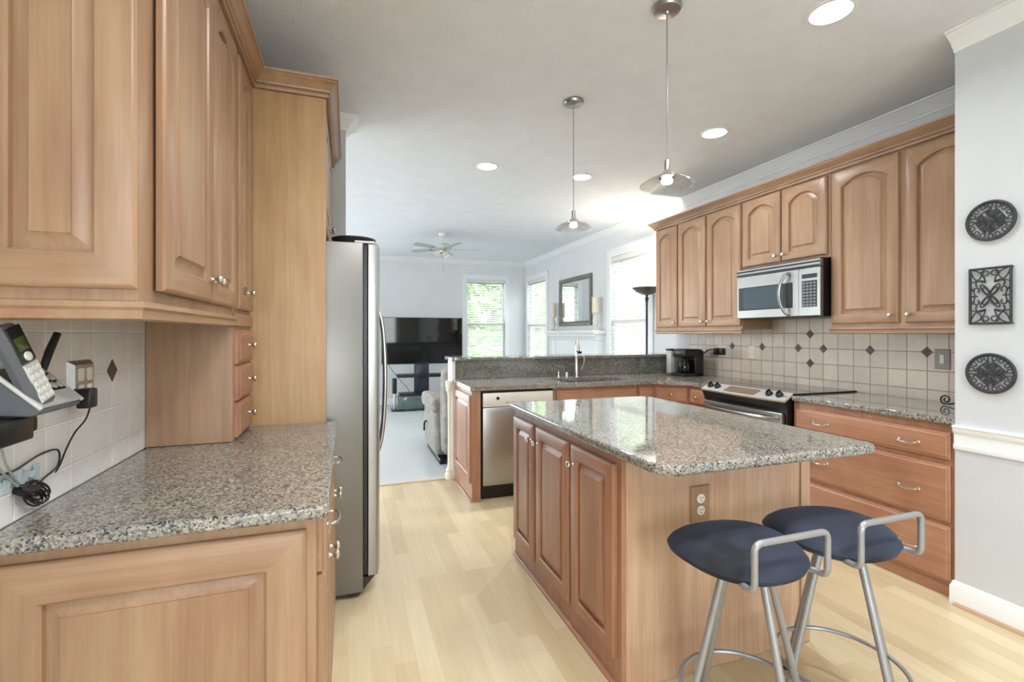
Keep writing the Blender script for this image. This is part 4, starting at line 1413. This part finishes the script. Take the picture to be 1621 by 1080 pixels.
def outlet(y, z, w, h, label, plugs=(), mat=None, rocker=False):
    t = thing('wall_outlet' if not rocker else 'light_switch', (3.46, y, z - h / 2), label, 'outlet' if not rocker else 'switch')
    mb = MB()
    plate(mb, 3.4601, -1, y - w / 2, y + w / 2, z - h / 2, z + h / 2, 0.006, 0.004)
    mb.build('plate', mat or CREAM, t)
    n = max(1, round(w / 0.06))
    for k in range(n):
        yy = y + (k - (n - 1) / 2) * 0.046
        mb = MB()
        if rocker:
            mb.box((3.4505, yy - 0.012, z - 0.028), (3.4538, yy + 0.012, z + 0.028), 0.002)
        else:
            mb.box((3.4512, yy - 0.014, z + 0.004), (3.4538, yy + 0.014, z + 0.034), 0.003)
            mb.box((3.4512, yy - 0.014, z - 0.034), (3.4538, yy + 0.014, z - 0.004), 0.003)
        mb.build('socket' if not rocker else 'rocker', CREAM, t)
    return t
outlet(1.89, 1.175, 0.085, 0.125, 'nickel framed double switch plate on the tiles near the iron scroll', mat=plain('satin_grey_plate', srgb(150, 145, 138), 0.45), rocker=True)
outlet(3.345, 1.165, 0.075, 0.12, 'ivory switch plate on the tiles between the coffee maker and the microwave', rocker=True)
outlet(3.70, 1.165, 0.12, 0.12, 'ivory double outlet on the tiles with two black plugs in it')
for y, l in ((3.675, 'black plug in the double outlet, with the coffee maker cord'), (3.75, 'black plug in the double outlet, the one deeper in the corner')):
    o = MB().box((3.405, y - 0.020, 1.128), (3.4505, y + 0.018, 1.192), 0.006, 2).build('wall_plug', BLACK, None, (3.43, y, 1.13))
    tag(o, l, 'plug')
# paper towel style scroll stand at the end of the counter
so = thing('scroll_stand', (3.30, 1.70, 0.9145), 'black wrought iron scroll stand with two small cream cups at the end of the counter', 'candle stand')
mb = MB()
def spiral(c, r0, turns, a0, sgn=1, n=26):
    return [(c[0], c[1] + (r0 * (1 - 0.8 * k / n)) * math.cos(a0 + sgn * turns * 2 * PI * k / n), c[2] + (r0 * (1 - 0.8 * k / n)) * math.sin(a0 + sgn * turns * 2 * PI * k / n)) for k in range(n + 1)]
sx = 3.30
s1 = spiral((sx, 1.787, 0.948), 0.028, 1.4, math.radians(-70), 1)
path = [(sx, 1.62, 0.975), (sx, 1.66, 0.98), (sx, 1.70, 0.965), (sx, 1.745, 0.93)] + s1[::1]
mb.tube(smooth_path(path, 2), 0.0048, 8)
s1b = [(sx, 3.24 - p[1], p[2]) for p in path]
mb.tube(smooth_path(s1b, 2), 0.0048, 8)
mb.tube([(sx, 1.62, 0.918), (sx, 1.62, 1.28)], 0.006, 10)
mb.tube([(sx, 1.62, 1.02), (sx, 1.66, 1.005), (sx, 1.69, 1.015)], 0.0045, 8)
mb.tube([(sx, 1.62, 1.18), (sx, 1.66, 1.165), (sx, 1.69, 1.175)], 0.0045, 8)
mb.lathe([(0.05, 0), (0.05, 0.004), (0.01, 0.008)], (sx, 1.62, 0.9147), 20)
mb.build('scroll_frame', IRON, so)
for z in (1.016, 1.176):
    mb = MB(); mb.lathe([(0.006, 0), (0.026, 0.008), (0.030, 0.016), (0.026, 0.016), (0.0, 0.010)], (sx, 1.69, z), 18); mb.build('cup', CREAM, so)

# ------------------------------------------------------------------ wall plaques (near wall, X = 2.83)
def wy(y, z):                                # plaque plane; y runs along the wall
    return V((2.816, y, z))
def round_plaque(z0, rot, label):
    t = thing('wall_plaque', (2.816, 1.352, z0), label, 'wall plaque', 'black iron plaques on the grey wall')
    def P(a, b):
        c_, s_ = math.cos(rot), math.sin(rot)
        return wy(1.352 + a * c_ - b * s_, z0 + a * s_ + b * c_)
    R = 0.088
    mb = MB()
    mb.tube([P(R * math.cos(2 * PI * k / 48), R * math.sin(2 * PI * k / 48)) for k in range(48)], 0.0065, 8, 0, True)
    mb.tube([P(R * 0.93 * math.cos(2 * PI * k / 48), R * 0.93 * math.sin(2 * PI * k / 48)) for k in range(48)], 0.0035, 6, 0, True)
    for k in range(3):
        a = k * 2 * PI / 3
        p = P(R * math.cos(a), R * math.sin(a))
        mb.tube([p, p + V((0.0135, 0, 0))], 0.004, 8)
    mb.build('rim', IRON, t)
    mb = MB()
    for k in range(4):
        a = k * PI / 2
        cx0, cy0 = 0.030 * math.cos(a), 0.030 * math.sin(a)
        for off, rr in ((0.0, 0.016), (0.010, 0.010), (-0.010, 0.010)):
            ox, oy = cx0 + 0.008 * math.cos(a) * (off != 0) - off * 1.3 * math.sin(a), cy0 + 0.008 * math.sin(a) * (off != 0) + off * 1.3 * math.cos(a)
            mb.tube([P(ox + rr * math.cos(2 * PI * q / 14), oy + rr * math.sin(2 * PI * q / 14)) for q in range(14)], 0.0042, 6, 0, True)
        mb.tube([P(0.008 * math.cos(a), 0.008 * math.sin(a)), P(0.05 * math.cos(a), 0.05 * math.sin(a))], 0.005, 6)
    mb.lathe([(0.013, -0.004), (0.013, 0.002), (0.006, 0.005)], P(0, 0), 14, 0, (-1, 0, 0))
    mb.build('flower', IRON, t)
    mb = MB()
    for k in range(8):
        a = (k + 0.5) * PI / 4
        for sg in (-1, 1):
            b_ = a + sg * 0.17
            cx0, cy0 = 0.071 * math.cos(b_), 0.071 * math.sin(b_)
            mb.tube([P(cx0 + 0.0105 * (1 - 0.02 * q) * math.cos(a + sg * (0.4 + q * 0.42)), cy0 + 0.0105 * (1 - 0.02 * q) * math.sin(a + sg * (0.4 + q * 0.42))) for q in range(14)], 0.0026, 6)
    for k in range(4):
        a = (k + 0.5) * PI / 2
        mb.tube([P(0.058 * math.cos(a + d_) - (0.010 * math.cos(a)) * math.cos(d_ * 2.2), 0.058 * math.sin(a + d_) - (0.010 * math.sin(a)) * math.cos(d_ * 2.2)) for d_ in [(-0.7 + 1.4 * q / 12) for q in range(13)]], 0.0032, 6)
    mb.build('scrollwork', IRON, t)
    return t
round_plaque(1.857, 0.2, 'round black iron plaque, the topmost of three on the grey wall')
round_plaque(1.147, 0.0, 'round black iron plaque, lowest of three, just above the chair rail')
t = thing('wall_plaque', (2.816, 1.353, 1.508), 'rectangular black iron plaque between the two round ones', 'wall plaque', 'black iron plaques on the grey wall')
hw, hh = 0.074, 0.128
Q = lambda a, b: wy(1.353 + a, 1.508 + b)
mb = MB()
mb.tube([Q(-hw, -hh), Q(hw, -hh)], 0.0055, 8); mb.tube([Q(-hw, hh), Q(hw, hh)], 0.0055, 8)
mb.tube([Q(-hw, -hh - 0.005), Q(-hw, hh + 0.005)], 0.006, 8); mb.tube([Q(hw, -hh - 0.005), Q(hw, hh + 0.005)], 0.006, 8)
for a, b in ((-hw, hh), (hw, hh), (-hw, -hh), (hw, -hh)):
    mb.tube([Q(a, b), Q(a, b) + V((0.0135, 0, 0))], 0.004, 8)
mb.build('frame', IRON, t)
mb = MB()
for sa in (-1, 1):
    for sb in (-1, 1):
        ang = math.atan2(sb * 0.05, sa * 0.032)
        for ln, wd, cc0 in ((0.030, 0.0105, 0.032), (0.019, 0.007, 0.028)):
            pts = []
            for q in range(18):
                e = 2 * PI * q / 18
                u_, v_ = cc0 + ln * math.cos(e), wd * math.sin(e)
                pts.append(Q(u_ * math.cos(ang) - v_ * math.sin(ang), u_ * math.sin(ang) + v_ * math.cos(ang)))
            mb.tube(pts, 0.003, 6, 0, True)
mb.lathe([(0.008, -0.003), (0.008, 0.003), (0.003, 0.005)], Q(0, 0), 12, 0, (-1, 0, 0))
mb.build('petals', IRON, t)
mb = MB()
for sa in (-1, 1):
    for sb in (-1, 1):
        C0 = (sa * hw, sb * hh)
        mb.tube([Q(sa * (hw - 0.052 * math.cos(x)), sb * (hh - 0.062 * math.sin(x))) for x in [PI / 2 * q / 10 for q in range(11)]], 0.003, 6)
        mb.tube([Q(sa * (hw - 0.058 * x - 0.012 * math.sin(PI * x)), sb * (hh - 0.066 * x + 0.012 * math.sin(PI * x) - 0.0)) for x in [q / 8 for q in range(9)]], 0.003, 6)
        mb.tube([Q(sa * (hw - 0.058 * x + 0.010 * math.sin(PI * x)), sb * (hh - 0.066 * x - 0.014 * math.sin(PI * x))) for x in [q / 8 for q in range(9)]], 0.003, 6)
        mb.tube([Q(sa * (0.036 + 0.017 * math.cos(x)), sb * (0.058 + 0.015 * math.sin(x))) for x in [-0.9 + 3.6 * q / 14 for q in range(15)]], 0.0034, 6)
        mb.tube([Q(sa * (0.050 + 0.010 * math.cos(x)), sb * (0.028 + 0.012 * math.sin(x))) for x in [-0.5 + 4.6 * q / 14 for q in range(15)]], 0.0034, 6)
        mb.tube([Q(sa * (0.019 + 0.015 * math.cos(x)), sb * (hh - 0.022 + 0.012 * math.sin(x))) for x in [PI * 2 * q / 14 for q in range(14)]], 0.003, 6, 0, True)
    mb.tube([Q(sa * (hw - 0.0), 0.0), Q(sa * 0.045, 0.0)], 0.0034, 6)
    mb.tube([Q(sa * (hw - 0.018 * math.sin(PI * x)), -0.045 + 0.09 * x) for x in [q / 10 for q in range(11)]], 0.003, 6)
mb.build('scrollwork', IRON, t)

# ------------------------------------------------------------------ ceiling lights and pendants
def can_light(x, y, label):
    t = thing('recessed_light', (x, y, CZ), label, 'ceiling light', 'recessed ceiling lights')
    MB().lathe([(0.102, -0.0005), (0.100, -0.006), (0.085, -0.008), (0.080, -0.003)], (x, y, CZ), 32).build('trim_ring', WHITE, t)
    MB().lathe([(0.0795, -0.0035), (0.06, -0.010), (0.0, -0.012)], (x, y, CZ), 32).build('lens', LENS, t)
    area_light('can_lamp', (x, y, CZ - 0.02), (0, 0, -1), 0.14, 0.14, CAN_W * (0.5 if x > 2.0 and y < 2.9 else 1.0), (0.95, 0.97, 1.0), shape='DISK', spread=math.radians(150))
    return t
CAN_W = 15.0
CL = ['recessed ceiling light, the one nearest the wall with iron plaques', 'recessed ceiling light in front of the cabinets, near the pendant over the stools',
      'recessed ceiling light nearest the refrigerator', 'recessed ceiling light behind the farther pendant lamp', 'added recessed ceiling light above the phone counter aisle, out of view', 'added recessed ceiling light over the breakfast nook, out of view', 'added recessed ceiling light over the aisle beside the phone counter, out of view']
for (x, y), l in zip(CAN_SPOTS, CL):
    can_light(x, y, l)
def pendant(x, y, label):
    t = thing('pendant_lamp', (x, y, CZ), label, 'pendant lamp', 'pendant lamps over the island')
    MB().lathe([(0.064, -0.0005), (0.064, -0.012), (0.058, -0.022), (0.012, -0.028), (0.008, -0.036), (0.003, -0.038)], (x, y, CZ), 32).build('canopy', plain('satin_nickel', (0.42, 0.40, 0.38, 1), 0.3, 1.0) if 'satin_nickel' not in bpy.data.materials else bpy.data.materials['satin_nickel'], t)
    MB().tube([(x, y, CZ - 0.035), (x, y, 2.105)], 0.0028, 8).build('cord', SILVER, t)
    MB().lathe([(0.004, 2.11), (0.013, 2.108), (0.013, 2.065), (0.020, 2.055), (0.030, 2.045), (0.036, 2.030), (0.034, 2.030), (0.0, 2.040)], (x, y, 0), 24).build('socket_cup', CHROME, t)
    MB().lathe([(0.0125, 2.039), (0.050, 2.038), (0.085, 2.028), (0.118, 2.004), (0.119, 2.000), (0.116, 2.000), (0.083, 2.023), (0.049, 2.033), (0.0125, 2.034)], (x, y, -0.004), 48, capa=False, capb=False).build('glass_shade', SAUCER, t)
    MB().lathe([(0.0, 2.038), (0.018, 2.034), (0.026, 2.018), (0.022, 2.006), (0.0, 2.000)], (x, y, 0), 20).build('bulb', BULB, t)
    return t
pendant(1.351, 1.78, 'glass saucer pendant lamp hanging closer to the stools')
pendant(1.345, 2.70, 'glass saucer pendant lamp hanging closer to the sink')
for x, y in ((1.351, 1.78), (1.345, 2.70)):
    area_light('pendant_bulb_glow', (x, y, 1.992), (0, 0, -1), 0.05, 0.05, 2.5, (1, 0.92, 0.8), shape='DISK')

# ------------------------------------------------------------------ LIVING ROOM
tv = thing('television', (1.25, 8.45, 0.8), 'large black flat television on the glass stand in the living room', 'television')
MB().box((0.545, 8.44, 0.803), (1.962, 8.49, 1.622), 0.006, 2).build('television_case', BLACK, tv)
MB().box((0.556, 8.4385, 0.816), (1.951, 8.4398, 1.612)).build('screen', BLACKGLASS, tv)
ts = thing('television_stand', (1.2, 8.45, 0), 'black glass television stand with open shelves and a central column', 'stand')
SMK = plain('smoked_shelf_glass', srgb(36, 42, 46), 0.08)
MB().box((1.10, 8.44, 0.30), (1.36, 8.49, 0.801), 0.006, 2).build('column', plain('blue_black_panel', srgb(38, 44, 58), 0.25), ts)
MB().box((0.80, 8.32, 0.575), (1.68, 8.62, 0.625), 0.006, 2).build('shelf', BLACK, ts)
MB().box((0.84, 8.30, 0.262), (1.38, 8.62, 0.30), 0.006, 2).build('shelf', BLACK, ts)
MB().box((0.70, 8.26, 0.012), (1.75, 8.64, 0.035), 0.006, 2).build('base_shelf', SMK, ts)
MB().box((0.81, 8.30, 0.036), (1.32, 8.60, 0.258), 0.005, 2).build('cabinet_box', plain('tinted_cabinet_glass', srgb(96, 112, 110), 0.08), ts)
for x in (0.76, 1.72):
    MB().box((x - 0.035, 8.36, 0.30), (x + 0.035, 8.50, 0.56), 0.006, 2).build('side_block', BLACK, ts)
    MB().cyl((x, 8.40, 0.036), 0.022, 0.262, 16).build('leg', CHROME, ts)
for x in (0.74, 1.70):
    for y in (8.30, 8.60):
        MB().cyl((x, y, 0.0045), 0.025, 0.008, 12).build('foot', CHROME, ts)
MB().tube(smooth_path([(0.66, 8.47, 0.806), (0.70, 8.55, 0.74), (0.76, 8.66, 0.66), (0.90, 8.66, 0.48), (1.02, 8.66, 0.34), (1.05, 8.66, 0.20)], 6), 0.005, 6).build('power_cord', BLACK, tv)

rc = thing('recliner', (1.35, 5.2, 0), 'taupe grey upholstered recliner standing behind the granite bar', 'recliner')
def pillow(name, a, b, bev, par, mat=UPHOL, M=None):
    o = MB().box(a, b, bev, 4, 0, M).build(name, mat, par)
    return o
def soft(name, prof_yz, x0, x1, par, bev=0.05):
    mb = MB()
    mb.prism([(x0, y, z) for y, z in prof_yz], (x1 - x0, 0, 0))
    o = mb.build(name, UPHOL, par)
    m = bevel_mod(o, bev, 4, 25)
    return o
soft('arm', [(4.90, 0.06), (5.64, 0.05), (5.70, 0.30), (5.66, 0.58), (5.40, 0.62), (4.98, 0.58)], 0.855, 1.06, rc, 0.045)
soft('arm', [(4.90, 0.06), (5.64, 0.05), (5.70, 0.30), (5.66, 0.58), (5.40, 0.62), (4.98, 0.58)], 1.61, 1.815, rc, 0.045)
for x0, x1 in ((0.835, 1.075), (1.595, 1.835)):
    mb = MB()
    mb.prism([(x0, y, z) for y, z in ((4.96, 0.50), (5.70, 0.48), (5.78, 0.53), (5.78, 0.60), (5.70, 0.655), (5.30, 0.66), (4.98, 0.63))], (x1 - x0, 0, 0))
    bevel_mod(mb.build('arm_pad', UPHOL, rc), 0.045, 4, 25)
soft('seat', [(4.98, 0.08), (5.66, 0.08), (5.70, 0.40), (5.60, 0.46), (5.0, 0.44)], 1.065, 1.605, rc, 0.05)
soft('backrest', [(4.72, 0.10), (4.92, 0.10), (5.02, 0.45), (4.95, 0.94), (4.86, 1.00), (4.74, 0.97), (4.66, 0.60)], 0.912, 1.76, rc, 0.05)
mb = MB()
mb.tube(smooth_path([(0.853, 5.46, 0.33), (0.835, 5.46, 0.33), (0.830, 5.49, 0.30), (0.830, 5.50, 0.22)], 5), 0.010, 8)
mb.build('lever', BLACK, rc)
for x in (0.91, 1.76):
    MB().box((x - 0.03, 4.78, 0.0048), (x + 0.03, 5.6, 0.055), 0.004).build('foot_rail', BLACK, rc)

lp = thing('floor_lamp', (3.30, 4.72, 0), 'black torchiere floor lamp glowing in front of the bright window', 'lamp')
LX, LY = 3.30, 4.72
MB().lathe([(0.12, 0.0055), (0.12, 0.02), (0.05, 0.03), (0.015, 0.045)], (LX, LY, 0), 28).build('base', IRON, lp)
MB().lathe([(0.0135, 0.04), (0.0135, 1.70), (0.018, 1.705), (0.0135, 1.715), (0.022, 1.735), (0.022, 1.75), (0.012, 1.768), (0.020, 1.79)], (LX, LY, 0), 18).build('pole', plain('gunmetal_pole', srgb(66, 68, 78), 0.35, 0.6), lp)
MB().lathe([(0.02, 1.785), (0.06, 1.795), (0.12, 1.825), (0.158, 1.862), (0.165, 1.872), (0.160, 1.873), (0.115, 1.835), (0.05, 1.806), (0.0, 1.80)], (LX, LY, 0), 36).build('lamp_shade', plain('bronze_bowl', srgb(96, 92, 84), 0.4, 0.4), lp)
MB().lathe([(0.0, 1.806), (0.022, 1.812), (0.03, 1.835), (0.022, 1.852), (0.0, 1.858)], (LX, LY, 0), 16).build('bulb', BULB, lp)
area_light('torchiere_glow', (LX - 0.02, LY, 1.868), (-0.12, -0.04, 1), 0.12, 0.12, 13, (1, 0.88, 0.70), shape='DISK')

mi = thing('wall_mirror', (3.46, 6.88, 1.45), 'pewter framed mirror above the mantel', 'mirror')
MY0, MY1, MZ0, MZ1 = 6.325, 7.455, 1.462, 2.252
def frame_ring(i, d):
    return [(WR - d, MY0 + i, MZ0 + i), (WR - d, MY1 - i, MZ0 + i), (WR - d, MY1 - i, MZ1 - i), (WR - d, MY0 + i, MZ1 - i)]
mb = MB(); mb.loops([frame_ring(0, 0.001), frame_ring(0, 0.03), frame_ring(0.012, 0.042), frame_ring(0.045, 0.036), frame_ring(0.058, 0.022), frame_ring(0.068, 0.026), frame_ring(0.075, 0.018), frame_ring(0.075, 0.001)], 0, True)
mb.build('frame', PEWTER, mi)
MB().box((WR - 0.014, MY0 + 0.074, MZ0 + 0.074), (WR - 0.002, MY1 - 0.074, MZ1 - 0.074)).build('mirror_glass', MIRROR, mi)

mt = thing('fireplace_mantel', (3.35, 6.63, 0), 'white painted fireplace mantel on the living room window wall', 'fireplace')
mb = MB()
mb.sweep([(0, 1.33), (0.19, 1.33), (0.205, 1.345), (0.215, 1.355), (0.215, 1.383), (0, 1.383)], [(WR - 0.001, 5.925), (WR - 0.001, 7.66)], 1)
mb.build('mantel_shelf', WHITE, mt)
mb = MB()
mb.sweep([(0, 1.24), (0.12, 1.24), (0.125, 1.26), (0.15, 1.285), (0.175, 1.30), (0.18, 1.329), (0, 1.329)], [(WR - 0.001, 5.965), (WR - 0.001, 7.62)], 1)
mb.build('cornice', WHITE, mt)
for y0, y1 in ((5.985, 6.15), (7.435, 7.60)):
    MB().box((WR - 0.115, y0, 0.005), (WR - 0.001, y1, 1.239), 0.004).build('pilaster', WHITE, mt)
MB().box((WR - 0.10, 6.151, 0.90), (WR - 0.001, 7.434, 1.239), 0.004).build('frieze_board', WHITE, mt)
mb = MB()
mb.box((WR - 0.05, 6.151, 0.005), (WR - 0.001, 6.38, 0.899)); mb.box((WR - 0.05, 7.21, 0.005), (WR - 0.001, 7.434, 0.899)); mb.box((WR - 0.05, 6.38, 0.72), (WR - 0.001, 7.21, 0.899))
mb.build('tile_surround', DARKTILE, mt)
MB().box((WR - 0.03, 6.381, 0.005), (WR - 0.001, 7.209, 0.719)).build('firebox', BLACK, mt)
def candle(y, label1, label2, k):
    x = 3.37
    t = thing('candle_holder', (x, y, 1.3835), label1, 'candle holder', 'candle holders on the mantel')
    MB().lathe([(0.060, 0), (0.060, 0.012), (0.035, 0.025), (0.022, 0.06), (0.040, 0.10), (0.045, 0.14), (0.030, 0.18), (0.020, 0.20), (0.022, 0.225), (0.050, 0.245), (0.055, 0.255), (0.0, 0.255)], (x, y, 1.3835), 24).build('turned_stem', noisy('whitewashed_wood', srgb(206, 202, 194), srgb(228, 224, 216), 20, 0.6) if 'whitewashed_wood' not in bpy.data.materials else bpy.data.materials['whitewashed_wood'], t)
    c = thing('pillar_candle', (x, y, 1.639), label2, 'candle', 'pillar candles on the mantel')
    MB().lathe([(0.050, 0), (0.051, 0.005), (0.051, 0.22), (0.046, 0.226), (0.040, 0.220), (0.0, 0.218)], (x, y, 1.639), 24).build('wax', WAX, c)
    MB().tube([(x, y, 1.856), (x + 0.002, y, 1.872)], 0.0015, 6).build('wick', BLACK, c)
candle(7.545, 'whitewashed turned candle holder on the mantel beside the corner window', 'ivory pillar candle on the mantel beside the corner window', 0)
candle(6.06, 'whitewashed turned candle holder on the mantel, nearer to the floor lamp', 'ivory pillar candle on the mantel, nearer to the floor lamp', 1)

fn = thing('ceiling_fan', (1.31, 6.88, CZ), 'white and nickel ceiling fan in the living room', 'ceiling fan')
FXc, FYc = 1.31, 6.88
MB().lathe([(0.065, -0.0005), (0.06, -0.03), (0.03, -0.055), (0.015, -0.06)], (FXc, FYc, CZ), 24).build('canopy', WHITE, fn)
MB().tube([(FXc, FYc, CZ - 0.055), (FXc, FYc, 2.62)], 0.011, 10).build('downrod', WHITE, fn)
MB().lathe([(0.03, 2.655), (0.09, 2.640), (0.125, 2.615), (0.125, 2.580), (0.10, 2.560), (0.05, 2.548), (0.05, 2.520), (0.03, 2.508)], (FXc, FYc, 0), 28).build('motor', plain('fan_nickel', (0.7, 0.69, 0.66, 1), 0.25, 0.9), fn)
for k in range(5):
    a = math.radians(-4 + 72 * k)
    M = Matrix.Translation((FXc, FYc, 2.575)) @ Matrix.Rotation(a, 4, 'Z') @ Matrix.Rotation(math.radians(10), 4, 'X')
    mb = MB()
    poly = rounded([(0.17, -0.05), (0.53, -0.065), (0.53, 0.065), (0.17, 0.05)], [0.01, 0.05, 0.05, 0.01], 5)
    mb.prism([M @ V((x, y, -0.003)) for x, y in poly], M.to_3x3() @ V((0, 0, 0.007)))
    bl = mb.build('fan_blade', bpy.data.materials.get('fan_blade_grey') or plain('fan_blade_grey', srgb(176, 178, 178), 0.5), fn)
    mb = MB(); mb.box((0.10, -0.018, -0.010), (0.22, 0.018, -0.004), 0.002, 1, 0, M); mb.build('blade_bracket', NICKEL, bl)
for k in range(3):
    a = math.radians(40 + 120 * k)
    d = V((math.cos(a), math.sin(a), 0))
    mb = MB(); mb.lathe([(0.018, 0), (0.03, 0.03), (0.042, 0.07), (0.040, 0.072), (0.026, 0.03), (0.0, 0.02)], V((FXc, FYc, 2.53)) + d * 0.05, 16, 0, d * 0.7 + V((0, 0, -0.6))); mb.build('light_shade', plain('frosted_glass_white', srgb(236, 234, 228), 0.3) if 'frosted_glass_white' not in bpy.data.materials else bpy.data.materials['frosted_glass_white'], fn)
mb = MB(); mb.tube([(FXc, FYc, 2.508), (FXc, FYc, 2.25)], 0.0016, 6); mb.lathe([(0.003, 2.25), (0.010, 2.238), (0.012, 2.222), (0.006, 2.208)], (FXc, FYc, 0), 12); mb.build('pull_chain', NICKEL, fn)

for o in bpy.data.objects:
    if '_w' in o.keys():
        del o['_w']
